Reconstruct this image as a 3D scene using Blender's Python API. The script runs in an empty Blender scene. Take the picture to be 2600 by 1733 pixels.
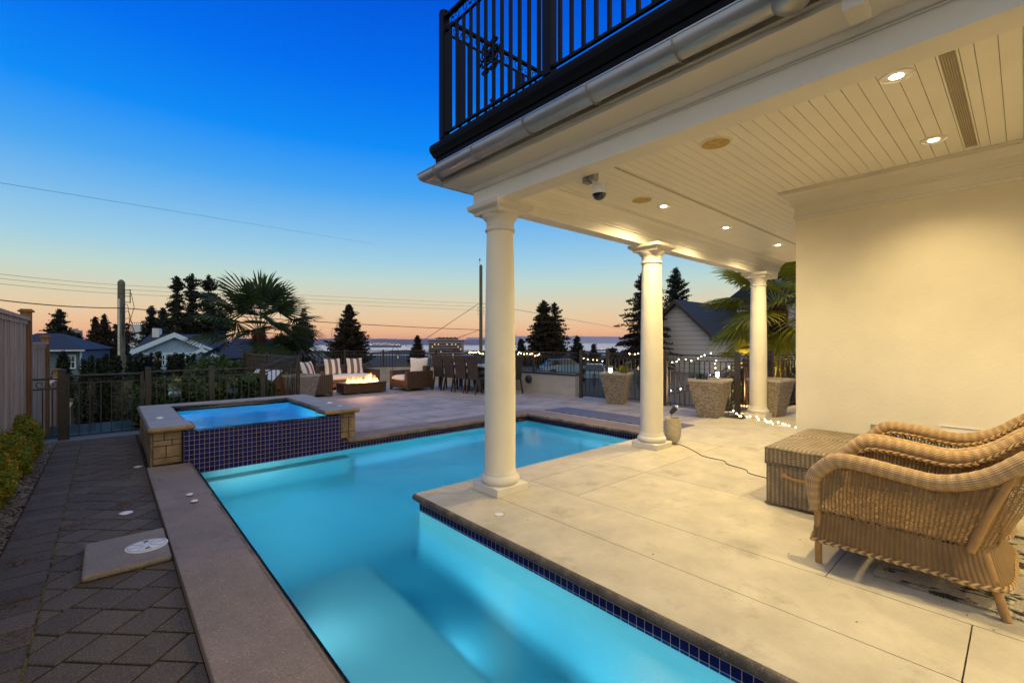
import bpy, math, random
from mathutils import Vector, Matrix
R = random.Random(7)
PI = math.pi
scene = bpy.context.scene
COL = scene.collection
F_PX, EYE = 1156.0, 1.4

def wpt(u, d, z=0.0):
    """world point from photo column u, depth d along the view, height z"""
    x = (u - 1300.0) / F_PX * d
    return Vector((x * .7473 + d * .6645, -x * .6645 + d * .7473, z))

def zat(v, d):
    return EYE - (v - 868.0) * d / F_PX

# ------------------------------------------------------------------ materials
MATS = {}
def lin(h):
    h = h.lstrip('#')
    c = [int(h[i:i + 2], 16) / 255 for i in (0, 2, 4)]
    return tuple((x / 12.92 if x <= .04045 else ((x + .055) / 1.055) ** 2.4) for x in c) + (1,)

class NT:
    def __init__(s, name):
        s.m = bpy.data.materials.new(name); s.m.use_nodes = True
        s.t = s.m.node_tree; s.n = s.t.nodes; s.l = s.t.links
        s.b = s.n['Principled BSDF']; s.out = s.n['Material Output']
    def new(s, typ, **kw):
        n = s.n.new(typ)
        for k, v in kw.items():
            if k.startswith('i_'):
                key = k[2:].replace('_', ' ')
                n.inputs[key].default_value = v
            else:
                setattr(n, k, v)
        return n
    def link(s, a, b): s.l.new(a, b)
    def coord(s, kind='Object', scale=(1, 1, 1), rot=(0, 0, 0)):
        tc = s.new('ShaderNodeTexCoord'); mp = s.new('ShaderNodeMapping')
        mp.inputs['Scale'].default_value = scale; mp.inputs['Rotation'].default_value = rot
        s.link(tc.outputs[kind], mp.inputs['Vector']); return mp.outputs['Vector']
    def noise(s, vec, scale, detail=4, rough=.55):
        n = s.new('ShaderNodeTexNoise'); n.inputs['Scale'].default_value = scale
        n.inputs['Detail'].default_value = detail; n.inputs['Roughness'].default_value = rough
        s.link(vec, n.inputs['Vector']); return n.outputs['Fac']
    def ramp(s, fac, stops, interp='LINEAR'):
        r = s.new('ShaderNodeValToRGB'); cr = r.color_ramp; cr.interpolation = interp
        while len(cr.elements) < len(stops): cr.elements.new(.5)
        for e, (p, c) in zip(cr.elements, stops):
            e.position = p; e.color = c if len(c) == 4 else tuple(c) + (1,)
        s.link(fac, r.inputs['Fac']); return r.outputs['Color']
    def mix(s, fac, a, b, mode='MIX'):
        n = s.new('ShaderNodeMix', data_type='RGBA', blend_type=mode)
        for sock, v in ((n.inputs[0], fac), (n.inputs[6], a), (n.inputs[7], b)):
            if hasattr(v, 'links'): s.link(v, sock)
            else: sock.default_value = v
        return n.outputs[2]
    def math(s, op, a, b=None, clamp=False):
        n = s.new('ShaderNodeMath', operation=op); n.use_clamp = clamp
        for i, v in enumerate((a, b)):
            if v is None: continue
            if hasattr(v, 'links'): s.link(v, n.inputs[i])
            else: n.inputs[i].default_value = v
        return n.outputs[0]
    def bump(s, h, strength=.3, dist=.01):
        b = s.new('ShaderNodeBump'); b.inputs['Strength'].default_value = strength
        b.inputs['Distance'].default_value = dist
        s.link(h, b.inputs['Height']); s.link(b.outputs['Normal'], s.b.inputs['Normal'])
    def set(s, **kw):
        for k, v in kw.items():
            sock = s.b.inputs[k.replace('_', ' ')]
            if hasattr(v, 'links'): s.link(v, sock)
            else: sock.default_value = v
        return s

def c4(r, g, b): return (r, g, b, 1)

def mat_plain(name, col, rough=.6, metal=0, var=.12, scale=6, bump=0, bscale=60, spec=.5):
    t = NT(name); v = t.coord()
    n = t.noise(v, scale, 5)
    lo = tuple(max(0, c * (1 - var)) for c in col[:3]); hi = tuple(min(1, c * (1 + var)) for c in col[:3])
    t.set(Base_Color=t.ramp(n, [(.3, c4(*lo)), (.7, c4(*hi))]), Roughness=rough, Metallic=metal, Specular_IOR_Level=spec)
    if bump: t.bump(t.noise(v, bscale, 4), bump, .004)
    MATS[name] = t.m; return t.m

def mat_emit(name, col, strength):
    t = NT(name); t.set(Base_Color=col, Emission_Color=col, Emission_Strength=strength)
    MATS[name] = t.m; return t.m

mat_plain('render_white', (.84, .79, .65), .75, var=.07, scale=1.4, bump=.35, bscale=38)
mat_plain('trim_white', (.84, .82, .76), .5, var=.025, scale=3)
mat_plain('stone_white', (.72, .69, .62), .7, var=.06, scale=5, bump=.15, bscale=50)
mat_plain('iron', (.045, .036, .03), .45, var=.25, scale=9, spec=.5)
mat_plain('iron_black', (.004, .005, .008), .5, var=.2, scale=9, spec=.15)
mat_plain('flashing', (.0035, .004, .006), .6, var=.3, scale=4, spec=.12)
mat_plain('white_plastic', (.78, .78, .76), .4, var=.03)
mat_plain('grey_plastic', (.3, .3, .29), .5, var=.05)
mat_plain('black_plastic', (.02, .02, .02), .3, var=.05)
mat_plain('cushion_white', (.78, .74, .72), .9, var=.04, scale=8, bump=.1)
mat_plain('soil', (.03, .02, .014), .95, var=.4, scale=20, bump=.5)
mat_plain('bark', (.05, .038, .03), .9, var=.4, scale=12, bump=.6, bscale=25)
mat_plain('pole_wood', (.12, .13, .10), .85, var=.3, scale=5)
mat_plain('cable', (.015, .014, .013), .6)
mat_plain('speaker_yellow', (.50, .36, .12), .8, var=.35, scale=30)
mat_plain('steel_dark', (.10, .055, .028), .38, metal=.6, var=.2, scale=4)
mat_plain('rattan_pole', (.36, .20, .065), .45, var=.2, scale=14)
mat_plain('ceramic', (.40, .36, .28), .6, var=.15, scale=25, bump=.2)
mat_plain('roof_far', (.035, .045, .06), .8, var=.3, scale=3)
mat_plain('wall_blue', (.25, .30, .36), .8, var=.08)
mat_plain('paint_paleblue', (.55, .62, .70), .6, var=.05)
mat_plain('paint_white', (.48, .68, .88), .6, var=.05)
mat_plain('tower_wall', (.30, .27, .29), .8, var=.08, scale=.2)
mat_plain('hull', (.02, .03, .05), .6)
mat_plain('car_paint', (.20, .32, .45), .25, var=.05)
mat_plain('table_top', (.35, .36, .38), .25, var=.05)
mat_plain('hinge', (.5, .45, .3), .3, metal=1)
mat_emit('lamp_warm', (1, .78, .45, 1), 45)
mat_emit('bulb_warm', (1, .72, .38, 1), 16)
mat_emit('bulb_cool', (.45, .75, 1, 1), 16)
mat_emit('window_lit', (1, .62, .25, 1), .8)
mat_emit('port_light', (1, .75, .5, 1), 7)
mat_emit('pool_lens', (.35, .85, 1, 1), 8)
mat_emit('star_lamp', (.9, .95, 1, 1), 6)

# galvanised gutter
t = NT('gutter_metal'); v = t.coord(scale=(1, .15, 1)); n = t.noise(v, 14, 6)
t.set(Base_Color=t.ramp(n, [(.3, c4(.30, .31, .34)), (.75, c4(.52, .52, .52))]), Metallic=.55,
      Roughness=t.ramp(n, [(.3, c4(.3, .3, .3)), (.7, c4(.46, .46, .46))]))
t.bump(n, .08); MATS['gutter_metal'] = t.m

def concrete(name, a, b, stain, rough=.75, speck=True, stainscale=1.3, stainlo=.56, bs=.12):
    t = NT(name); v = t.coord()
    n1 = t.noise(v, 3.2, 8, .62); col = t.ramp(n1, [(.32, c4(*a)), (.68, c4(*b))])
    n2 = t.noise(v, stainscale, 9, .68); m = t.ramp(n2, [(stainlo, c4(0, 0, 0)), (stainlo + .16, c4(.75, .75, .75))])
    col = t.mix(m, col, c4(*stain))
    if speck:
        n3 = t.noise(v, 120, 3, .7); col = t.mix(t.ramp(n3, [(.53, c4(0, 0, 0)), (.66, c4(.65, .65, .65) if name != 'deck_concrete' else c4(.22, .22, .22))]), col, c4(*[x * .55 for x in a]))
        n4 = t.noise(v, 95, 3, .7); col = t.mix(t.ramp(n4, [(.57, c4(0, 0, 0)), (.68, c4(.5, .5, .5) if name != 'deck_concrete' else c4(.1, .1, .1))]), col, c4(*[min(1, x * 1.9) for x in b]))
    if name == 'deck_concrete':
        at = t.new('ShaderNodeAttribute'); at.attribute_name = 'tone'
        col = t.mix(1.0, col, t.ramp(at.outputs['Fac'], [(0, c4(.86, .86, .87)), (1, c4(1.0, .99, .96))]), 'MULTIPLY')
        n5 = t.noise(v, 9, 10, .75); col = t.mix(t.ramp(n5, [(.56, c4(0, 0, 0)), (.70, c4(.4, .4, .4))]), col, c4(.40, .36, .29))
    t.set(Base_Color=col, Roughness=rough)
    t.bump(t.noise(v, 130, 4, .6), bs, .004)
    MATS[name] = t.m; return t
concrete('deck_concrete', (.50, .46, .35), (.66, .61, .47), (.36, .32, .235), speck=True, stainscale=2.6, stainlo=.55)
concrete('coping_stone', (.20, .158, .132), (.29, .228, .19), (.135, .108, .09), stainscale=3.5)
concrete('spa_coping', (.30, .29, .28), (.38, .37, .355), (.18, .18, .17))
concrete('nose_stone', (.12, .10, .075), (.24, .19, .135), (.045, .038, .028), stainscale=5, stainlo=.45)
concrete('nose_gold', (.30, .20, .09), (.42, .29, .14), (.12, .08, .04), stainscale=7, stainlo=.5)
concrete('slab_stone', (.22, .18, .15), (.29, .24, .20), (.16, .13, .105))
concrete('wall_concrete', (.42, .39, .35), (.52, .48, .43), (.25, .22, .19), speck=False)
concrete('threshold_stone', (.14, .17, .18), (.20, .23, .24), (.09, .10, .1))

# stamped terrace concrete
t = NT('terrace_concrete'); v = t.coord()
br = t.new('ShaderNodeTexBrick'); br.offset = 0.5
t.link(v, br.inputs['Vector'])
for k, x in (('Scale', 1.0), ('Mortar Size', .012), ('Mortar Smooth', .3), ('Brick Width', 2.1), ('Row Height', 1.35), ('Bias', 0)):
    br.inputs[k].default_value = x
br.inputs['Color1'].default_value = c4(1, 1, 1); br.inputs['Color2'].default_value = c4(.86, .86, .88); br.inputs['Mortar'].default_value = c4(.32, .30, .29)
n1 = t.noise(v, 1.6, 9, .65); col = t.ramp(n1, [(.3, c4(.27, .24, .235)), (.52, c4(.46, .41, .40)), (.72, c4(.56, .51, .48))])
v2 = t.coord(scale=(.6, 2.2, 1), rot=(0, 0, .6)); n2 = t.noise(v2, 1.5, 8, .7)
col = t.mix(t.ramp(n2, [(.52, c4(0, 0, 0)), (.7, c4(.6, .6, .6))]), col, c4(.13, .115, .11))
col = t.mix(1.0, col, br.outputs['Color'], 'MULTIPLY')
t.set(Base_Color=col, Roughness=.7); t.bump(t.noise(v, 14, 8, .7), .35, .012); MATS['terrace_concrete'] = t.m

# pavers (face tone in attribute)
t = NT('paver'); v = t.coord()
at = t.new('ShaderNodeAttribute'); at.attribute_name = 'tone'
col = t.ramp(at.outputs['Fac'], [(0, c4(.070, .056, .046)), (.5, c4(.092, .074, .060)), (1, c4(.115, .093, .077))])
n = t.noise(v, 120, 3, .7); col = t.mix(t.ramp(n, [(.56, c4(0, 0, 0)), (.66, c4(.8, .8, .8))]), col, c4(.30, .25, .20))
n = t.noise(v, 75, 3, .7); col = t.mix(t.ramp(n, [(.55, c4(0, 0, 0)), (.66, c4(.7, .7, .7))]), col, c4(.035, .028, .022))
n = t.noise(v, 5, 8, .7); col = t.mix(t.ramp(n, [(.5, c4(0, 0, 0)), (.75, c4(.6, .6, .6))]), col, c4(.06, .052, .04))
t.set(Base_Color=col, Roughness=.85); t.bump(t.noise(v, 160, 3), .45, .005); MATS['paver'] = t.m
mat_plain('moss_joint', (.016, .015, .009), .95, var=.6, scale=5, bump=.4)
mat_plain('gravel_stone', (.22, .20, .18), .8, var=.65, scale=16)

# wood fence boards
t = NT('fence_boards'); v = t.coord(scale=(6, 6, .45)); n = t.noise(v, 3.6, 6, .75)
at = t.new('ShaderNodeAttribute'); at.attribute_name = 'tone'
col = t.ramp(n, [(.28, c4(.18, .11, .06)), (.48, c4(.48, .34, .22)), (.72, c4(.80, .62, .44))])
col = t.mix(t.math('MULTIPLY', at.outputs['Fac'], .6), col, c4(.26, .15, .075))
t.set(Base_Color=col, Roughness=.85); t.bump(n, .4, .006); MATS['fence_boards'] = t.m
t = NT('cedar_post'); v = t.coord(scale=(10, 10, .8)); n = t.noise(v, 3, 6, .7)
t.set(Base_Color=t.ramp(n, [(.3, c4(.12, .06, .022)), (.7, c4(.30, .16, .06))]), Roughness=.8); t.bump(n, .3, .005); MATS['cedar_post'] = t.m

# glazed tiles : UV in metres
def tile_mat(name, w, h, c_a, c_b, grout, gs=.055):
    t = NT(name); v = t.coord('UV')
    br = t.new('ShaderNodeTexBrick'); br.offset = 0
    t.link(v, br.inputs['Vector'])
    for k, x in (('Scale', 1.0), ('Mortar Size', gs * w), ('Mortar Smooth', .15), ('Brick Width', w), ('Row Height', h), ('Bias', 0)):
        br.inputs[k].default_value = x
    br.inputs['Color1'].default_value = c_a; br.inputs['Color2'].default_value = c_b; br.inputs['Mortar'].default_value = grout
    t.set(Base_Color=br.outputs['Color'], Roughness=t.ramp(br.outputs['Fac'], [(0, c4(.42, .42, .42)), (1, c4(.8, .8, .8))]), Specular_IOR_Level=.12)
    bp = t.math('SUBTRACT', 1.0, br.outputs['Fac'])
    t.bump(bp, .4, .003); MATS[name] = t.m
tile_mat('blue_tile', .05, .056, c4(.005, .009, .085), c4(.010, .018, .14), c4(.66, .50, .40), gs=.034)

# pool plaster
t = NT('plaster'); v = t.coord(); n = t.noise(v, 2, 5)
t.set(Base_Color=t.ramp(n, [(.3, c4(.60, .74, .72)), (.7, c4(.68, .80, .77))]), Roughness=.8); MATS['plaster'] = t.m
t = NT('spa_plaster'); v = t.coord(); n = t.noise(v, 3, 5)
t.set(Base_Color=t.ramp(n, [(.3, c4(.45, .72, .8)), (.7, c4(.7, .85, .88))]), Roughness=.8); MATS['spa_plaster'] = t.m

def water_mat(name, rough, absorb, dens, bump_s, bscale, rblur):
    t = NT(name); t.n.remove(t.b)
    tr = t.new('ShaderNodeBsdfRefraction'); tr.inputs['Roughness'].default_value = rblur; tr.inputs['IOR'].default_value = 1.33
    gl = t.new('ShaderNodeBsdfGlossy'); gl.inputs['Roughness'].default_value = rough
    gl.inputs['Color'].default_value = (1, 1, 1, 1)
    fr = t.new('ShaderNodeFresnel'); fr.inputs['IOR'].default_value = 1.33
    mx = t.new('ShaderNodeMixShader'); v = t.coord(scale=(1, 1, 1))
    bp = t.new('ShaderNodeBump'); bp.inputs['Strength'].default_value = bump_s; bp.inputs['Distance'].default_value = .02
    t.link(t.noise(v, bscale, 3), bp.inputs['Height'])
    t.link(bp.outputs['Normal'], gl.inputs['Normal']); t.link(bp.outputs['Normal'], fr.inputs['Normal'])
    t.link(fr.outputs[0], mx.inputs[0]); t.link(tr.outputs[0], mx.inputs[1]); t.link(gl.outputs[0], mx.inputs[2])
    t.link(mx.outputs[0], t.out.inputs['Surface'])
    va = t.new('ShaderNodeVolumeAbsorption'); va.inputs['Color'].default_value = absorb; va.inputs['Density'].default_value = dens
    t.link(va.outputs[0], t.out.inputs['Volume']); MATS[name] = t.m
water_mat('pool_water', .15, (.08, .77, .94, 1), .78, .7, 1.1, .26)
water_mat('spa_water', .16, (.05, .74, .95, 1), 1.5, .35, 4.0, .3)
t = NT('sea_water'); v = t.coord(scale=(1, 1, 1)); n = t.noise(v, .02, 4)
t.set(Base_Color=c4(.62, .62, .74), Roughness=.2, Specular_IOR_Level=.9); MATS['sea_water'] = t.m

# glass
t = NT('panel_glass'); t.n.remove(t.b)
tr = t.new('ShaderNodeBsdfTransparent'); tr.inputs[0].default_value = (.80, .88, .86, 1)
gl = t.new('ShaderNodeBsdfGlossy'); gl.inputs['Roughness'].default_value = .04
mx = t.new('ShaderNodeMixShader'); mx.inputs[0].default_value = .08
t.link(tr.outputs[0], mx.inputs[1]); t.link(gl.outputs[0], mx.inputs[2]); t.link(mx.outputs[0], t.out.inputs['Surface']); MATS['panel_glass'] = t.m
mat_plain('dark_glass', (.01, .012, .015), .08, spec=.8)

# wicker  (UV in metres)
def wicker(name, ca, cb, hole, su=.022, sv=.0055, holecol=None, rough=.5):
    t = NT(name); tc = t.new('ShaderNodeTexCoord'); sx = t.new('ShaderNodeSeparateXYZ'); t.link(tc.outputs['UV'], sx.inputs[0])
    u, vv = sx.outputs[0], sx.outputs[1]
    nz = t.noise(tc.outputs['UV'], 9, 4)
    cu = t.math('MULTIPLY', u, 2 * PI / su); cv = t.math('MULTIPLY', vv, 2 * PI / sv)
    wu = t.math('SINE', cu); half = t.math('SINE', t.math('MULTIPLY', u, PI / su))
    wv = t.math('SINE', t.math('ADD', cv, t.math('MULTIPLY', t.math('SIGN', half), PI)))   # over / under
    h = t.math('MULTIPLY', t.math('ADD', wu, 1), t.math('ADD', wv, 1.4))
    hn = t.math('MULTIPLY', h, .21)
    col = t.mix(hn, c4(*ca), c4(*cb))
    col = t.mix(t.ramp(nz, [(.35, c4(0, 0, 0)), (.7, c4(.55, .55, .55))]), col, c4(*[x * .5 for x in ca]))
    # stakes
    st = t.ramp(wu, [(.0, c4(1, 1, 1)), (.10, c4(0, 0, 0))])
    col = t.mix(t.math('MULTIPLY', st, .28), col, c4(*[x * .42 for x in ca]))
    t.set(Base_Color=col, Roughness=rough)
    t.bump(h, .5, .003)
    if hole:
        vo = t.new('ShaderNodeTexVoronoi'); vo.inputs['Scale'].default_value = 1.0
        mp = t.new('ShaderNodeMapping'); mp.inputs['Scale'].default_value = (1 / (su * .5), 1 / (sv * 1.7), 1)
        t.link(tc.outputs['UV'], mp.inputs['Vector']); t.link(mp.outputs['Vector'], vo.inputs['Vector'])
        nn = t.noise(tc.outputs['UV'], 5, 3)
        thr = t.math('ADD', t.math('MULTIPLY', nn, hole * .8), hole * .55)
        al = t.math('GREATER_THAN', vo.outputs['Distance'], thr)
        tr = t.new('ShaderNodeBsdfTransparent'); mx = t.new('ShaderNodeMixShader')
        stk = t.math('LESS_THAN', wu, -.55)
        al2 = t.math('MAXIMUM', t.math('SUBTRACT', 1.0, al), stk)
        al2 = t.math('SUBTRACT', 1.0, t.math('MULTIPLY', al, t.math('SUBTRACT', 1.0, stk)))
        t.link(al2, mx.inputs[0]); t.link(tr.outputs[0], mx.inputs[1]); t.link(t.b.outputs[0], mx.inputs[2]); t.link(mx.outputs[0], t.out.inputs['Surface'])
    MATS[name] = t.m
wicker('wicker_gold', (.21, .115, .036), (.38, .235, .09), 0)
wicker('wicker_open', (.24, .135, .045), (.44, .28, .11), .60, su=.019, sv=.004)
wicker('wicker_trunk', (.20, .15, .09), (.42, .34, .23), 0, su=.034, sv=.017)
wicker('wicker_brown', (.075, .04, .022), (.15, .085, .045), 0, su=.05, sv=.03)
wicker('wicker_dark', (.045, .032, .026), (.10, .075, .06), 0, su=.04, sv=.02)
# wrapped roll : bands across the tube
t = NT('wicker_roll'); tc = t.new('ShaderNodeTexCoord'); sx = t.new('ShaderNodeSeparateXYZ'); t.link(tc.outputs['UV'], sx.inputs[0])
line = t.math('SINE', t.math('MULTIPLY', sx.outputs[1], 2 * PI * 26))
seg = t.math('SINE', t.math('MULTIPLY', sx.outputs[0], 2 * PI / .05))
col = t.mix(t.math('MULTIPLY', t.math('ADD', line, 1), .5), c4(.31, .185, .07), c4(.66, .47, .24))
col = t.mix(t.ramp(seg, [(.0, c4(.55, .55, .55)), (.35, c4(0, 0, 0))]), col, c4(.34, .205, .085))
t.set(Base_Color=col, Roughness=.45); t.bump(t.math('ADD', line, t.math('MULTIPLY', seg, 2)), .4, .003); MATS['wicker_roll'] = t.m
t = NT('wicker_braid'); tc = t.new('ShaderNodeTexCoord'); sx = t.new('ShaderNodeSeparateXYZ'); t.link(tc.outputs['UV'], sx.inputs[0])
w = t.math('SINE', t.math('ADD', t.math('MULTIPLY', sx.outputs[0], 2 * PI / .04), t.math('MULTIPLY', t.math('ABSOLUTE', t.math('SUBTRACT', sx.outputs[1], .5)), 14)))
t.set(Base_Color=t.ramp(t.math('MULTIPLY', t.math('ADD', w, 1), .5), [(0, c4(.15, .08, .03)), (.35, c4(.44, .26, .09)), (1, c4(.62, .42, .18))]), Roughness=.4)
t.bump(w, .8, .006); MATS['wicker_braid'] = t.m

# pebble planter
def pebble(name, base, hi):
    t = NT(name); v = t.coord('UV')
    br = t.new('ShaderNodeTexBrick'); br.offset = .5; br.squash = 1
    n0 = t.noise(v, 12, 2)
    t.link(v, br.inputs['Vector'])
    for k, x in (('Scale', 1.0), ('Mortar Size', .0028), ('Mortar Smooth', .9), ('Brick Width', .046), ('Row Height', .0155), ('Bias', 0)):
        br.inputs[k].default_value = x
    br.inputs['Color1'].default_value = c4(*base); br.inputs['Color2'].default_value = c4(*hi); br.inputs['Mortar'].default_value = c4(.035, .026, .02)
    t.set(Base_Color=br.outputs['Color'], Roughness=.6); t.bump(t.math('SUBTRACT', 1.0, br.outputs['Fac']), .9, .008); MATS[name] = t.m
pebble('pebble_grey', (.20, .16, .125), (.48, .41, .33))
pebble('pebble_tan', (.30, .24, .20), (.55, .47, .42))

# stone blocks of the spa piers (UV)
t = NT('pier_stone'); v = t.coord(); n = t.noise(v, 5, 9, .7); n2 = t.noise(v, 40, 4)
col = t.ramp(n, [(.3, c4(.14, .095, .055)), (.5, c4(.30, .22, .13)), (.7, c4(.42, .33, .21))])
t.set(Base_Color=col, Roughness=.8); t.bump(n2, .6, .01); MATS['pier_stone'] = t.m
mat_plain('mortar', (.06, .045, .032), .9)

# siding / roofs
def siding(name, col, pitch=.16, axis=2):
    t = NT(name); tc = t.new('ShaderNodeTexCoord'); sx = t.new('ShaderNodeSeparateXYZ'); t.link(tc.outputs['Object'], sx.inputs[0])
    f = t.math('FRACT', t.math('DIVIDE', sx.outputs[axis], pitch))
    c = t.ramp(f, [(0, c4(*[x * .25 for x in col])), (.06, c4(*[x * .35 for x in col])), (.1, c4(*col)), (1, c4(*[x * 1.05 for x in col]))])
    t.set(Base_Color=c, Roughness=.7); t.bump(f, .5, .02); MATS[name] = t.m
siding('siding_grey', (.60, .57, .57), .30)
siding('siding_blue', (.11, .17, .22), .22)
siding('board_dusk_tint', (.30, .50, .76), .5, axis=1)  # blue dusk light on the pale boards is mixed into this colour
siding('roof_tiles', (.016, .022, .032), .28)
siding('roof_slate', (.015, .02, .032), .2)

# foliage
def leafmat(name, a, b, c=None, scale=2.0, clo=.6, transl=.25):
    t = NT(name); v = t.coord(); n = t.noise(v, scale, 6, .7)
    col = t.ramp(n, [(.3, c4(*a)), (.7, c4(*b))])
    if c:
        n2 = t.noise(v, scale * .9 + 1.3, 5, .7); col = t.mix(t.ramp(n2, [(clo, c4(0, 0, 0)), (clo + .1, c4(.9, .9, .9))]), col, c4(*c))
    t.set(Base_Color=col, Roughness=.55, Specular_IOR_Level=.25)
    tl = t.new('ShaderNodeBsdfTranslucent'); t.link(col, tl.inputs[0]); mx = t.new('ShaderNodeMixShader'); mx.inputs[0].default_value = transl
    t.link(t.b.outputs[0], mx.inputs[1]); t.link(tl.outputs[0], mx.inputs[2]); t.link(mx.outputs[0], t.out.inputs['Surface']); MATS[name] = t.m
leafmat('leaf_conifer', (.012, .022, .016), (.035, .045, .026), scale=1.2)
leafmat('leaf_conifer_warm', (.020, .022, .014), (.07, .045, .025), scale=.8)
leafmat('leaf_cedar', (.010, .022, .014), (.035, .050, .022), scale=1.5)
leafmat('leaf_box', (.09, .14, .012), (.38, .38, .03), (.90, .28, .03), scale=3.0, clo=.535)
leafmat('leaf_laurel', (.02, .05, .02), (.09, .13, .03), (.40, .26, .03), scale=3.0, clo=.64)
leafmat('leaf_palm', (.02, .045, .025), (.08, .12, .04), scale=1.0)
leafmat('leaf_palm_lit', (.16, .18, .015), (.45, .44, .045), scale=1.0)  # brighter copy of the palm leaf, yellow lamp light put into the colour
leafmat('palm_fibre', (.07, .03, .012), (.24, .10, .03), scale=9)
leafmat('lawn_green', (.012, .022, .008), (.03, .045, .012), scale=4)
mat_plain('hill_green', (.016, .022, .018), .95, var=.5, scale=.02)
mat_plain('ground_dark', (.015, .019, .014), .95, var=.5, scale=.15)
mat_plain('headland', (.12, .10, .17), .95, var=.3, scale=.002)  # lavender distance haze is mixed into this colour
mat_plain('island', (.34, .30, .42), .95, var=.2, scale=.0005)  # farther land, paler with haze put into the colour

# rug
t = NT('rug_weave'); v = t.coord(scale=(1.8, .9, 1)); n = t.noise(v, 4.2, 7, .65); v2 = t.coord(); n2 = t.noise(v2, 150, 2)
m = t.ramp(n, [(.52, c4(0, 0, 0)), (.56, c4(1, 1, 1))])
col = t.mix(m, c4(.62, .56, .44), c4(.022, .019, .015)); col = t.mix(t.ramp(n2, [(.45, c4(0, 0, 0)), (.65, c4(.5, .5, .5))]), col, c4(.10, .085, .06))
t.set(Base_Color=col, Roughness=.95); t.bump(n2, .7, .01); MATS['rug_weave'] = t.m
# mat grille
t = NT('mat_blue'); v = t.coord(); ck = t.new('ShaderNodeTexBrick'); ck.offset = .5; t.link(v, ck.inputs['Vector'])
for k, x in (('Scale', 1.0), ('Mortar Size', .008), ('Mortar Smooth', .2), ('Brick Width', .05), ('Row Height', .11), ('Bias', 0)): ck.inputs[k].default_value = x
ck.inputs['Color1'].default_value = c4(.035, .06, .16); ck.inputs['Color2'].default_value = c4(.05, .08, .20); ck.inputs['Mortar'].default_value = c4(.24, .22, .20)
t.set(Base_Color=ck.outputs['Color'], Roughness=.6); MATS['mat_blue'] = t.m
# striped pillow
t = NT('stripe_fabric'); tc = t.new('ShaderNodeTexCoord'); sx = t.new('ShaderNodeSeparateXYZ'); t.link(tc.outputs['Object'], sx.inputs[0])
f = t.math('FRACT', t.math('ADD', t.math('DIVIDE', sx.outputs[0], .19), .25))
t.set(Base_Color=t.ramp(f, [(0, c4(.74, .70, .68)), (.5, c4(.16, .12, .11))], 'CONSTANT'), Roughness=.9); MATS['stripe_fabric'] = t.m
# flame
t = NT('flame'); tc = t.new('ShaderNodeTexCoord'); sx = t.new('ShaderNodeSeparateXYZ'); t.link(tc.outputs['UV'], sx.inputs[0])
col = t.ramp(sx.outputs[1], [(0, c4(1, .75, .35)), (.35, c4(1, .5, .12)), (1, c4(1, .22, .03))])
em = t.new('ShaderNodeEmission'); t.link(col, em.inputs[0]); em.inputs[1].default_value = 7
tr = t.new('ShaderNodeBsdfTransparent'); mx = t.new('ShaderNodeMixShader')
a = t.ramp(sx.outputs[1], [(0, c4(.8, .8, .8)), (.5, c4(.5, .5, .5)), (1, c4(.05, .05, .05))])
t.link(a, mx.inputs[0]); t.link(tr.outputs[0], mx.inputs[1]); t.link(em.outputs[0], mx.inputs[2]); t.link(mx.outputs[0], t.out.inputs['Surface']); MATS['flame'] = t.m
# ceiling boards : grooves in geometry, so plain paint
mat_plain('ceiling_paint', (.90, .88, .79), .55, var=.03, scale=2)
mat_plain('groove', (.50, .44, .33), .9)

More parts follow.
